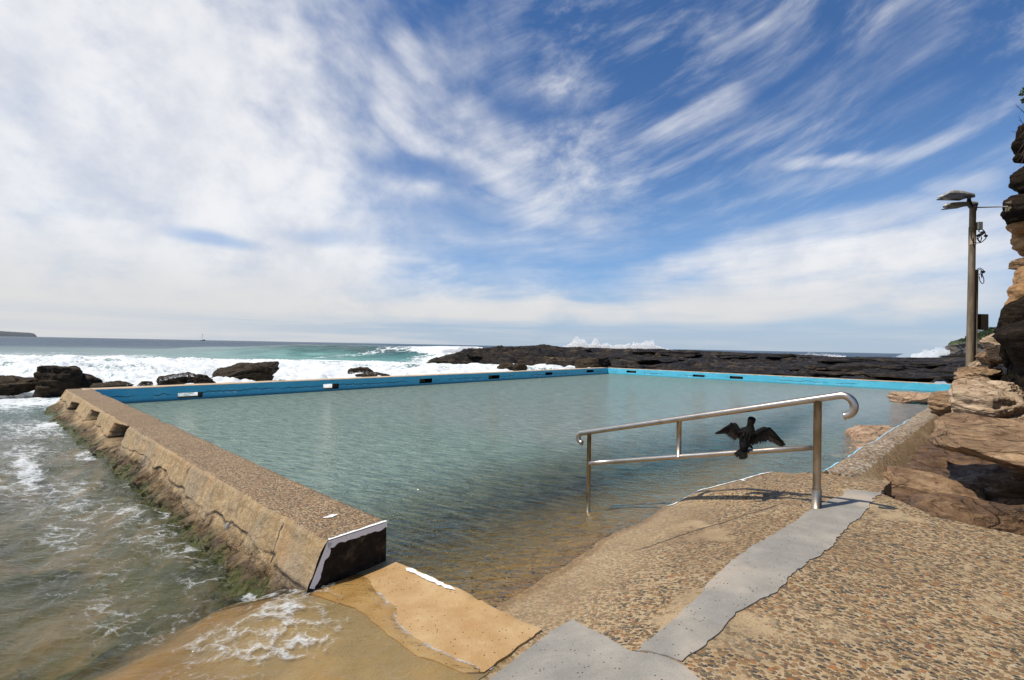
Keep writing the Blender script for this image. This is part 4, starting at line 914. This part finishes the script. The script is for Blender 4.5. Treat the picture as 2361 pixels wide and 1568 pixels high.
# ------------------------------------------------------------------ cormorant drying its wings on the lower rail
g = G('black_plumage'); p = g.n('ShaderNodeTexCoord').outputs['Object']; n = g.noise(g.mapping(p,scale=(1,1,.35)),110,4,.6)
fa = g.attr('feather')
c = g.mix(g.mr(n,.4,.7),(.003,.003,.003),(.010,.009,.008))
c = g.mix(g.m('MULTIPLY',fa,.7), c, g.mix(n,(.04,.032,.026),(.17,.135,.105)))
M['plume'] = g.out(g.prin(Base_Color=c, Roughness=.7, Specular_IOR_Level=.10, Normal=g.bump(n,.5,.004)))
g = G('brown_cheek'); M['cheek'] = g.out(g.prin(Base_Color=g.mix(g.noise(g.pos(),80,3),(.10,.06,.035),(.20,.13,.08)), Roughness=.7))
g = G('dark_bill'); M['bill'] = g.out(g.prin(Base_Color=(.05,.042,.035), Roughness=.45))
sb = .0; best = 9
for s_ in np.linspace(0,Lr,400):
    q = rp(s_, lR+(lL-lR)*s_/Lr); X_,Y_ = to_px(q)
    if abs(X_-1733)<best: best, sb = abs(X_-1733), s_
BF = rp(sb, lR+(lL-lR)*sb/Lr+.018)                          # where the feet grip the rail
lr_c = math.atan2(BF[0],BF[1]); RX = np.array([math.cos(lr_c),-math.sin(lr_c),0]); RY = np.array([math.sin(lr_c),math.cos(lr_c),0])
k_b = np.linalg.norm(BF[:2])/math.cos(lr_c)**0/F/1.7356/5.621*math.cos(lr_c)*1.0
k_b = BF[1]/F/1.7356/5.621
def bp(cx, cy, dep=0.0):                                    # sketch units to the bird's own frame: right, away, up
    X_ = (cx-1290)*k_b*math.cos(lr_c); Z_ = (978-cy)*k_b+X_*.055
    return BF+RX*X_+RY*dep+np.array([0,0,Z_])
bird = empty('cormorant', BF); tag(bird, 'black cormorant perched on the lower rail with both wings spread to dry', 'bird')
bb = MB(); fat = []
def ell(pts, rx, ry, n=18):                                 # lofted ellipses across the view
    pts = np.array(pts); V = []; an = np.linspace(0,2*math.pi,n,endpoint=False)
    for i in range(len(pts)):
        t_ = pts[min(i+1,len(pts)-1)]-pts[max(i-1,0)]; t_ /= np.linalg.norm(t_)
        s_ = RX-t_*(RX@t_); s_ /= np.linalg.norm(s_); w_ = np.cross(t_,s_)
        V.append(pts[i]+np.cos(an)[:,None]*s_*rx[i]+np.sin(an)[:,None]*w_*ry[i])
    f = gridf(len(pts),n,True).tolist()+[list(range(n))[::-1],list(range((len(pts)-1)*n,len(pts)*n))]
    bb.add(np.concatenate(V),f); fat.append(np.zeros(len(pts)*n))
K = k_b
def smooth_path(pts, n):
    pts = np.array(pts,float); t_ = np.linspace(0,len(pts)-1,n); out = np.zeros((n,pts.shape[1])); m_ = np.gradient(pts,axis=0)
    for j,q in enumerate(t_):
        i = min(int(q),len(pts)-2); f_ = q-i; h00,h10,h01,h11 = 2*f_**3-3*f_**2+1,f_**3-2*f_**2+f_,-2*f_**3+3*f_**2,f_**3-f_**2
        out[j] = h00*pts[i]+h10*m_[i]+h01*pts[i+1]+h11*m_[i+1]
    return out
# trunk, neck and head: one body (cx, cy, depth, half-width, half-depth)
sp = smooth_path([(1085,985,-.045,50,.020),(1100,930,-.035,72,.035),(1120,860,-.01,92,.050),(1150,770,.012,118,.060),(1180,680,.024,142,.064),(1205,600,.03,150,.058),(1226,545,.034,110,.044),(1240,500,.036,74,.030),(1245,440,.036,58,.024),(1248,390,.038,54,.023),(1262,345,.045,62,.026),(1280,305,.055,66,.028),(1290,275,.06,48,.020),(1294,262,.062,14,.008)],60)
ell([bp(a,b,c) for a,b,c,_,_ in sp],[q[3]*K*1.22 for q in sp],[q[4] for q in sp],20)
# thighs
for (x0,y0,x1,y1) in [(1190,850,1290,940),(1110,880,1150,955)]:
    ell([bp(x0,y0,.0),bp((x0+x1)/2,(y0+y1)/2-10,.005),bp(x1,y1,.0)],[52*K,40*K,16*K],[.025,.018,.008],12)
def blade(root, tip, w, dep0, dep1, bend=0, fv=1.0, n=7):   # one feather, thin but solid, with a shaft ridge
    r0, r1 = np.array(root,float), np.array(tip,float); d_ = r1-r0; nn = np.array([-d_[1],d_[0]])/np.linalg.norm(d_)
    A_, B_2, Cc, Dd_ = [], [], [], []
    for i in range(n):
        t_ = i/(n-1); c_ = r0+d_*t_+nn*bend*math.sin(math.pi*t_); wt = w*(.55+.45*min(1,t_*3))*(1 if t_<.7 else math.sqrt(max(.02,1-((t_-.7)/.3)**2)))
        dp_ = dep0+(dep1-dep0)*t_
        A_.append(bp(*(c_+nn*wt),dp_)); B_2.append(bp(*c_,dp_-.0035)); Cc.append(bp(*(c_-nn*wt),dp_+.002)); Dd_.append(bp(*c_,dp_+.003))
    V = np.concatenate([A_,B_2,Cc,Dd_]); f = []
    for a in range(4):
        b_ = (a+1)%4
        for i in range(n-1): f.append([a*n+i,b_*n+i,b_*n+i+1,a*n+i+1])
    bb.add(V,f); rows = np.array([fv*.30]*n+[fv*1.0]*n+[fv*.30]*n+[.1]*n); fat.append(rows*np.tile(np.linspace(.35,1,n),4))
rb = np.random.default_rng(5)
def wing(arm, trail, nf, w0, w1, dep):
    arm = smooth_path(arm,60); tr_ = smooth_path(trail,60)
    ell([bp(a,b,dep*np.clip(i/30,0,1)) for i,(a,b,_) in enumerate(arm)],[q[2]*K for q in arm],[max(.004,q[2]*K*.45) for q in arm],12)
    for i in range(nf):
        t_ = i/(nf-1); ia = min(59,int(t_**.8*59)); it = min(59,int(t_*59)); r0 = arm[ia,:2]; r1 = tr_[it]+rb.normal(size=2)*6
        blade(r0,r1,w0+(w1-w0)*t_,dep*.6+.006+.0012*(i%3)+.004*t_,dep+.012+.0012*(i%2),bend=8*(1 if arm[0,0]<arm[-1,0] else -1),fv=.55+.45*rb.random())
    for i in range(nf):                                     # coverts over the feather roots
        t_ = (i+.5)/nf; ia = min(59,int(t_*56)); it = min(59,int(t_*59)); r0 = arm[ia,:2]; r1 = r0+(tr_[it]-r0)*(.48+.08*rb.random())
        blade(r0,r1,w0*1.1,dep*.6-.002,dep+.003,fv=.25+.5*rb.random())
wing([(1100,600,60),(1000,590,55),(930,520,62),(880,440,52),(830,430,42),(770,475,34),(660,530,24),(560,590,16),(470,640,9)],
     [(1045,745),(985,770),(930,790),(885,825),(840,800),(780,770),(720,735),(660,680),(600,672),(530,685),(470,695),(430,690),(414,660)],30,20,15,.035)
wing([(1300,610,66),(1390,605,60),(1480,550,58),(1580,500,46),(1650,500,38),(1720,545,28),(1800,610,20),(1890,700,13),(1970,790,8)],
     [(1290,905),(1330,890),(1380,870),(1440,855),(1500,840),(1570,818),(1640,800),(1710,820),(1790,845),(1860,875),(1920,895),(1980,890),(2035,850)],34,22,16,.035)
for i in range(12):                                         # tail fan hanging in front of the rail
    t_ = i/11; blade((1085+60*t_,915),(880+300*t_+rb.normal()*4,1100+85*math.sin(t_*2.6)+18*t_+rb.normal()*7),23,-.040,-.060-.0015*(i%2),fv=.18)
for i in range(46):                                         # ruffled back and shoulder feathers
    a_ = rb.random(); cx = 1060+250*a_; cy = 560+rb.random()*330; cx = cx-(cy-560)*.15
    blade((cx,cy),(cx+rb.normal()*8,cy+55+rb.random()*20),11,-.03-.02*rb.random(),-.048,fv=(.9 if rb.random()<.2 else .05),n=5)
for i in range(10): blade((1060+rb.random()*60,560),(1052+rb.random()*70,522+rb.random()*10),10,.0,.0,fv=.05,n=5)
bo = bb.build('body', M['plume'], bird)
a_ = bo.data.attributes.new('feather','FLOAT','POINT'); a_.data.foreach_set('value', np.concatenate(fat).astype(np.float32))
ck = MB(); th = np.linspace(0,2*math.pi,14,endpoint=False)
v_, f_ = ICO[3]; ck.add(bp(1322,362,.052)+(v_[:,0:1]*RX*34*K+v_[:,1:2]*RY*.018+v_[:,2:3]*np.array([0,0,1])*62*K), f_.tolist()); ck.build('cheek',M['cheek'],bird)
MB().tube([bp(1312,330,.07),bp(1330,345,.10),bp(1342,362,.125),bp(1346,385,.145),bp(1342,398,.148)],[.011,.008,.006,.005,.002],10).build('bill',M['bill'],bird)
for (x0,y0,dx_) in [(1292,935,0),(1150,952,0)]:
    ft = MB().tube([bp(x0,y0,0),bp(x0+6,y0+18,.004),bp(x0+12,988,.006)],[.006,.005,.006],8)
    for tx in (-34,6,40): ft.tube([bp(x0+12,982,.006),bp(x0+12+tx*.6,976,-.018),bp(x0+12+tx,996,-.030)],[.006,.005,.003],6)
    ft.build('foot',M['bill'],bird)

# ------------------------------------------------------------------ light pole
g = G('weathered_pole'); p = g.pos(); n = g.noise(g.mapping(p,scale=(1,1,.15)),14,5,.65)
M['pole'] = g.out(g.prin(Base_Color=g.mix(g.mr(n,.3,.7),(.13,.095,.06),(.24,.185,.125)), Roughness=.6, Metallic=.25))
g = G('grey_lamp_housing'); n = g.noise(g.pos(),9,5,.6); M['lampgrey'] = g.out(g.prin(Base_Color=g.mix(g.mr(n,.4,.7),(.40,.39,.36),(.24,.23,.20)), Roughness=.55))
g = G('dark_lens'); M['lens'] = g.out(g.prin(Base_Color=(.035,.032,.026), Roughness=.35))
g = G('black_rubber'); M['rubber'] = g.out(g.prin(Base_Color=(.012,.012,.012), Roughness=.6))
g = G('grey_box'); M['boxgrey'] = g.out(g.prin(Base_Color=(.22,.215,.20), Roughness=.55))
g = G('old_board'); n = g.noise(g.mapping(g.pos(),scale=(6,6,.6)),3,5,.6); M['board'] = g.out(g.prin(Base_Color=g.mix(n,(.018,.014,.009),(.055,.042,.026)), Roughness=.75))
DP = 12.5
lp = empty('light_pole', at_d(2235,868,DP)); tag(lp, 'tall brown light pole with two grey floodlight heads beside the cliff', 'light pole')
def q_(px,py,dd=0): return at_d(px,py,DP+dd)
k12 = DP/F
MB().tube([q_(2234.5,900),q_(2235,868),q_(2238,700),q_(2240.5,560),q_(2242,478)],[.092,.09,.08,.073,.070],20).build('pole',M['pole'],lp)
MB().tube([q_(2240.5,565,-.004),q_(2241.2,524,-.004)],.079,20).build('sleeve',M['pole'],lp)
MB().tube([q_(2248,870,-.02),q_(2250,725,-.02),q_(2251.5,622,-.02)],.033,12).build('conduit',M['pole'],lp)
br = MB().tube([q_(2243,484),q_(2236,474),q_(2232,463)],[.05,.06,.055],12).tube([q_(2232.5,466),q_(2234,452)],.045,12).tube([q_(2246,486,.25),q_(2248,470,.25)],.05,12).tube([q_(2243,484),q_(2247,480,.25)],.04,10)
br.build('bracket',M['lens'],lp)
def c3(cx,cy,dd=0): return q_((3650+cx/5.226)/1.7356,(700+cy/5.226)/1.7356,dd)
def lamp(prof, dep, wid):
    """prof: rows of (x, top y, shoulder y, bottom y) in sketch units; hull lofted across its width."""
    V = []
    for (cx,ty,sy,by_,wf) in prof:
        for (yy,k_) in ((ty,0),(ty+.15*(sy-ty),-.45),(sy,-.5),(sy+6,-.5),(by_,-.40),(by_,.40),(sy+6,.5),(sy,.5),(ty+.15*(sy-ty),.45)):
            V.append(c3(cx,yy,dep+k_*wid*wf))
    n_ = 9; f = gridf(len(prof),n_,True).tolist()+[list(range(n_))[::-1],list(range((len(prof)-1)*n_,len(prof)*n_))]
    return MB().add(np.array(V),f)
h1 = lamp([(505,468,474,480,.25),(640,400,440,478,.75),(780,335,372,482,.95),(870,316,365,488,1),(1060,330,375,492,.95),(1180,362,400,495,.8),(1250,378,410,480,.55),(1312,388,420,470,.45)],-.05,.36).build('lamp_head',M['lampgrey'],lp,False,.006)
MB().box(c3(840,492,-.05),(.62,.28,.03)).build('lens',M['lens'],h1,False)
h2 = lamp([(634,640,652,690,.55),(720,590,630,700,.9),(860,568,615,690,1),(1000,556,608,676,1),(1170,548,600,655,.9),(1300,552,592,640,.6),(1378,562,594,635,.5)],.32,.36).build('lamp_head',M['lampgrey'],lp,False,.006)
MB().box(c3(850,688,.32),(.46,.24,.02), np.array([[math.cos(.12),0,-math.sin(.12)],[0,1,0],[math.sin(.12),0,math.cos(.12)]])).build('lens',M['lens'],h2,False)
st_ = MB().tube([q_(2247,478.5),q_(2324,476.5)],.017,10).build('wall_strut',M['lampgrey'],lp)
MB().box(q_(2324.5,476),(.03,.16,.26)).build('strut_plate',M['pole'],st_,False,.003)
MB().box(c3(1388,1070,-.02),(.125,.10,.215)).build('junction_box',M['boxgrey'],lp,False,.01)
cb = MB()
for pts in [[(1400,1150),(1385,1185),(1420,1200),(1470,1190)],[(1430,1110),(1470,1150),(1510,1190),(1525,1250),(1535,1280)],[(1535,1290),(1530,1330),(1490,1370),(1430,1415),(1330,1425)],[(1360,1280),(1352,1330),(1390,1390),(1430,1415)],[(1440,1290),(1440,1340),(1420,1400)],[(1232,1180),(1228,1280),(1250,1370),(1310,1420),(1400,1422)],[(1395,1300),(1370,1345),(1410,1400)]]:
    cb.tube(smooth_path([c3(*a_,-.03-.08*(a_[0]<1320)) for a_ in pts],16),.011,8)
cb.tube([c3(1355,1275,-.03),c3(1395,1265,-.03),c3(1440,1240,-.03),c3(1480,1220,-.03)],[.03,.045,.04,.03],8).tube([c3(1460,1180,-.03),c3(1475,1230,-.03)],.032,8).tube([c3(1510,1275,-.03),c3(1545,1278,-.03),c3(1570,1270,-.03)],[.03,.038,.012],8)
cb.build('cable',M['rubber'],lp)
def c4(cx,cy,dd=0): return q_((3850+cx/2.85)/1.7356,(800+cy/2.85)/1.7356,dd)
cb = MB()
for pts in [[(165,790),(200,778),(235,800),(245,820)],[(175,800),(205,795),(225,830),(220,870)],[(170,850),(190,855),(205,840),(240,820)],[(190,870),(200,925),(225,955),(243,940),(240,890),(225,860)],[(215,850),(222,890)]]:
    cb.tube(smooth_path([c4(*a_,-.03) for a_ in pts],16),.009,8)
cb.tube([c4(215,820,-.03),c4(240,822,-.03),c4(258,815,-.03)],[.03,.04,.012],8).tube([c4(218,840,-.03),c4(224,880,-.03)],.02,8)
cb.build('cable',M['rubber'],lp)
MB().box((q_(2249,742)+q_(2279,742))/2+np.array([0,.05,0]),(30*k12,.09,36*k12)).build('sign_board',M['board'],lp,False,.006)

# ------------------------------------------------------------------ far things
g = G('far_headland_rock'); n = g.noise(g.pos(),.02,5,.6); M['headland'] = g.out(g.prin(Base_Color=g.mix(n,(.05,.062,.075),(.075,.085,.095)), Roughness=.9))  # blue-grey distance haze is put into the base colour
Dh = 4200.; n_ = 120; X_ = np.linspace(-420,86,n_)
crest = np.interp(X_,[-420,-100,0,40,70,79,83,86],[750,758,763.2,765.5,767.4,769,773,777.2]); crest = crest+.25*fbm(X_*.12,0,o=3,s=501)
rows = []
for (dd,k_) in ((-40,0.0),(-25,.35),(0,.85),(60,1.0),(500,.9),(900,0.0)):
    P_ = np.array([at_d(a,b,Dh) for a,b in zip(X_,crest)]); P_[:,0] *= (Dh+dd)/Dh; P_[:,1] += dd; P_[:,2] = -2+(P_[:,2]+2)*k_+.6*fbm(X_*.3,dd,o=3,s=502); rows.append(P_)
R_ = np.stack(rows,0); tag(mesh('headland', R_.reshape(-1,3), gridf(6,n_)[:, ::-1].copy(), M['headland']), kind='structure')
# sailing boat
DB = 900.; bpos = at_d(467,787,DB); bpos[2] = -.1; bt = empty('sailboat', bpos); tag(bt, 'tiny sailing boat with bare mast far out on the horizon', 'sailboat')
g = G('boat_hull'); M['hull'] = g.out(g.prin(Base_Color=(.10,.11,.13), Roughness=.5)); g = G('boat_mast'); M['mast'] = g.out(g.prin(Base_Color=(.45,.46,.48), Roughness=.4))
g = G('boat_cabin'); M['cabin'] = g.out(g.prin(Base_Color=(.30,.31,.33), Roughness=.5))
hv = []
for x_,w_,zz in ((-5,.9,1.5),(-3,1.5,1.25),(0,1.7,1.15),(3,1.2,1.3),(5.4,.08,1.7)):
    hv += [(x_,-w_,zz),(x_*.93,-w_*.5,-.3),(x_*.93,w_*.5,-.3),(x_,w_,zz)]
MB().add(np.array(hv)+bpos, gridf(5,4,True).tolist()+[[0,1,2,3],[19,18,17,16]]).build('hull',M['hull'],bt,False)
MB().box(bpos+np.array([2.2,0,1.9]),(3.6,1.9,1.3)).build('cabin',M['cabin'],bt,False,.2)
mt = MB().tube([bpos+np.array([-.6,0,1]),bpos+np.array([-.6,0,14.5])],[.22,.14],8).build('mast',M['mast'],bt)
MB().tube([bpos+np.array([-.6,0,14.3]),bpos+np.array([-4.9,0,1.6])],.07,6).tube([bpos+np.array([-.6,0,14.3]),bpos+np.array([5.2,0,1.8])],.07,6).build('stay',M['mast'],mt)
MB().tube([bpos+np.array([-.6,0,2.8]),bpos+np.array([4.4,0,2.9])],.28,8).build('boom',M['cabin'],bt)
# green headland behind the pole
Dg = 250.; n_, m_ = 130, 40; X_ = np.linspace(2183,2440,n_); T_ = np.linspace(0,1,m_)
M['crag'] = rock_mat('pale_sea_cliff',[(.10,.085,.07),(.22,.19,.16),(.34,.31,.27)],.6,2,(.05,.045,.04),.6,.9,.5,.35)
g = G('coastal_grass'); n = g.noise(g.pos(),.25,6,.7); M['cgrass'] = g.out(g.prin(Base_Color=g.ramp(n,[(.35,(.012,.022,.008)),(.52,(.035,.055,.014)),(.68,(.10,.115,.025))]), Roughness=.9, Normal=g.bump(n,.8,.6)))
topY_ = np.interp(X_,[2183,2190,2200,2225,2245,2280,2320,2440],[800,793,787,780,768,757,752,735])
cliY = np.interp(X_,[2183,2190,2200,2225,2245,2280,2320,2440],[803,795,792,790,789,789,788,786])
V = []; 
for i in range(n_):
    zc = at_d(X_[i],cliY[i],Dg)[2]; ztp = at_d(X_[i],topY_[i],Dg+30)[2]
    for t_ in T_:
        if t_<.4: dd, zz = t_/.4*3, (zc)*t_/.4
        else: s_ = (t_-.4)/.6; dd, zz = 3+s_*40, zc+(ztp-zc)*math.sin(s_*math.pi*.5)
        V.append([(X_[i]-CX)/F*(Dg+dd),Dg+dd,zz])
V = np.array(V); nn_ = fbm(V[:,0]*.25,V[:,1]*.25,V[:,2]*.6,o=5,s=511); V[:,1] += nn_*1.6; V[:,2] += .45*nn_*(V[:,2]>1)
fc = gridf(n_,m_); tag(mesh('headland', V, fc, [M['crag'],M['cgrass']], None, True, np.where(fc[:,0]%m_<16,0,1)), kind='structure')
g = G('coastal_scrub'); fa = g.noise(g.pos(),.6,4,.6); M['scrub'] = g.out(g.prin(Base_Color=g.ramp(fa,[(.3,(.010,.020,.008)),(.55,(.025,.045,.014)),(.75,(.06,.085,.022))]), Roughness=.9))
def leaves(cs, rs, n, ls, seed):
    r = np.random.default_rng(seed); k = r.integers(0,len(cs),n); d = r.normal(size=(n,3)); d /= np.linalg.norm(d,axis=1)[:,None]
    p_ = np.array(cs)[k]+d*(np.array(rs)[k]*r.uniform(.55,1.05,n)**.5)[:,None]*np.array([1,1,.75])
    a = r.normal(size=(n,3)); a /= np.linalg.norm(a,axis=1)[:,None]; b = np.cross(a,r.normal(size=(n,3))); b /= np.linalg.norm(b,axis=1)[:,None]
    l_ = ls*r.uniform(.6,1.3,n)[:,None]
    V = np.stack([p_-a*l_,p_+b*l_*.45,p_+a*l_,p_-b*l_*.45],1).reshape(-1,3); return V, np.arange(n*4).reshape(n,4)
rs_ = np.random.default_rng(9); cs, rr2 = [], []
for i in range(90):
    X0 = rs_.uniform(2215,2420); s_ = rs_.uniform(.15,1); j = np.argmin(np.abs(X_-X0)); zc = at_d(X_[j],cliY[j],Dg)[2]; ztp = at_d(X_[j],topY_[j],Dg+30)[2]
    if s_<.45 and rs_.random()<.6 and X0<2250: continue
    cs.append([(X0-CX)/F*(Dg+3+s_*40),Dg+3+s_*40,zc+(ztp-zc)*math.sin(s_*math.pi*.5)]); rr2.append(rs_.uniform(.9,2.2))
V, fcs = leaves(cs,rr2,16000,.42,12)
tag(mesh('coastal_scrub', V, fcs, M['scrub'], None, False), kind='stuff')
c, s_ = rpx(2150,2440,813,831,112,14); rock('sea_rock', c, (s_[0],14,s_[2]*1.15), 521, M['shelf'], 'long black rock ledge with spray at its left end before the green headland', None, sub=6, planes=8, strata=.1, layers=3, rough=.12)

# plants at the cliff's top
g = G('cliff_leaf'); M['leaf'] = g.out(g.prin(Base_Color=g.mix(g.noise(g.pos(),9,3),(.035,.085,.02),(.09,.16,.04)), Roughness=.55))
g = G('dry_twig'); M['twig'] = g.out(g.prin(Base_Color=(.06,.04,.028), Roughness=.8))
sc_ = at_d(2366,212,12.2); shb = empty('shrub', sc_); tag(shb, 'small green leafy shrub at the top of the cliff by the frame edge', 'shrub')
V, fcs = leaves([sc_,sc_+[.1,0,.12],sc_+[.15,.1,-.15]],[.13,.14,.13],420,.045,14); mesh('foliage', V, fcs, M['leaf'], shb, False)
MB().tube([sc_+[.3,0,-.6],sc_+[.15,0,-.2],sc_],[.02,.014,.006],7).build('stem',M['twig'],shb)
tw = empty('dry_twigs', at_d(2350,320,12.2)); tag(tw, 'bare dry twigs sticking out of the cliff under the green shrub', 'twigs')
tb = MB(); r = np.random.default_rng(15)
for (a,b,c_,d_) in [(2362,262,2340,240),(2362,290,2348,268),(2366,300,2331,303),(2362,318,2347,330),(2360,330,2345,352),(2360,345,2343,372),(2362,300,2350,318),(2362,280,2352,300),(2360,352,2350,385)]:
    P_ = [q_(a,b,-.3),q_((a+c_)/2+r.normal()*2,(b+d_)/2+r.normal()*3,-.3),q_(c_,d_,-.3)]; tb.tube(smooth_path(P_,8),np.linspace(.008,.003,8),5)
    m1 = P_[1]; tb.tube([m1,m1+np.array([-.09,0,.06*r.normal()])],[.004,.002],5)
tb.build('twig',M['twig'],tw)

# ------------------------------------------------------------------ spray thrown up by the surf
g = G('white_spray'); M['spray'] = g.out(g.mixs(.45, g.mixs(.4, g.n('ShaderNodeBsdfDiffuse',{'Color':(.95,.95,.95)}).outputs[0], g.n('ShaderNodeBsdfTranslucent',{'Color':(.95,.95,.95)}).outputs[0]), g.n('ShaderNodeBsdfTransparent').outputs[0]))
def spray(cols_, d, seed, n, s0, s1, base=None, name='sea_spray'):
    """cols_: (px, top py, base py); drops dense at the base, thinning upward."""
    r = np.random.default_rng(seed); cols_ = np.array(cols_,float); X_ = r.uniform(cols_[0,0],cols_[-1,0],n)
    tp, bs = np.interp(X_,cols_[:,0],cols_[:,1]), np.interp(X_,cols_[:,0],cols_[:,2])
    env = np.clip(.80+.34*fbm(X_*.07,0,o=4,s=seed),.3,1.25); t_ = r.random(n)**1.5*env
    Y_ = bs+(tp-bs)*t_; dd = d+r.normal(size=n)*1.2
    P_ = np.stack([(X_-CX)/F*dd, dd, H+((775+.0193*X_)-Y_)*dd/F],-1)
    sz = (s0+(s1-s0)*r.random(n)**3)*(1.15-.7*np.clip(t_,0,1))
    tet = np.array([[1,1,1],[1,-1,-1],[-1,1,-1],[-1,-1,1]])/1.7; rot = r.normal(size=(n,3,3)); rot = np.linalg.qr(rot)[0]
    V = P_[:,None,:]+np.einsum('kj,nij->nki',tet,rot)*sz[:,None,None]
    f = (np.arange(n)[:,None,None]*4+np.array([[0,1,2],[0,3,1],[0,2,3],[1,3,2]])).reshape(-1,3)
    tag(mesh(name, V.reshape(-1,3), f, M['spray'], None, False), kind='stuff')
spray([(1296,798,806),(1330,780,806),(1370,781,807),(1420,790,808),(1470,783,809),(1510,789,810),(1550,804,811)],58,601,80000,.02,.11)
spray([(1020,806,812),(1050,801,812),(1075,797,808),(1100,800,806)],50,602,4000,.03,.09)
spray([(2100,816,826),(2130,806,826),(2150,795,825),(2170,800,822),(2190,806,818)],115,603,12000,.03,.14)
spray([(370,868,880),(400,856,872),(420,853,868),(450,862,868)],18.5,604,2600,.008,.022)
spray([(780,858,868),(800,852,866),(830,850,862),(870,858,864)],24.5,605,1200,.008,.025)
spray([(225,872,888),(300,872,889),(330,874,890),(365,874,890)],17.6,606,1200,.008,.022)
spray([(1840,815,822),(1870,811,822),(1900,814,822),(1950,818,823)],82,607,1500,.03,.09)
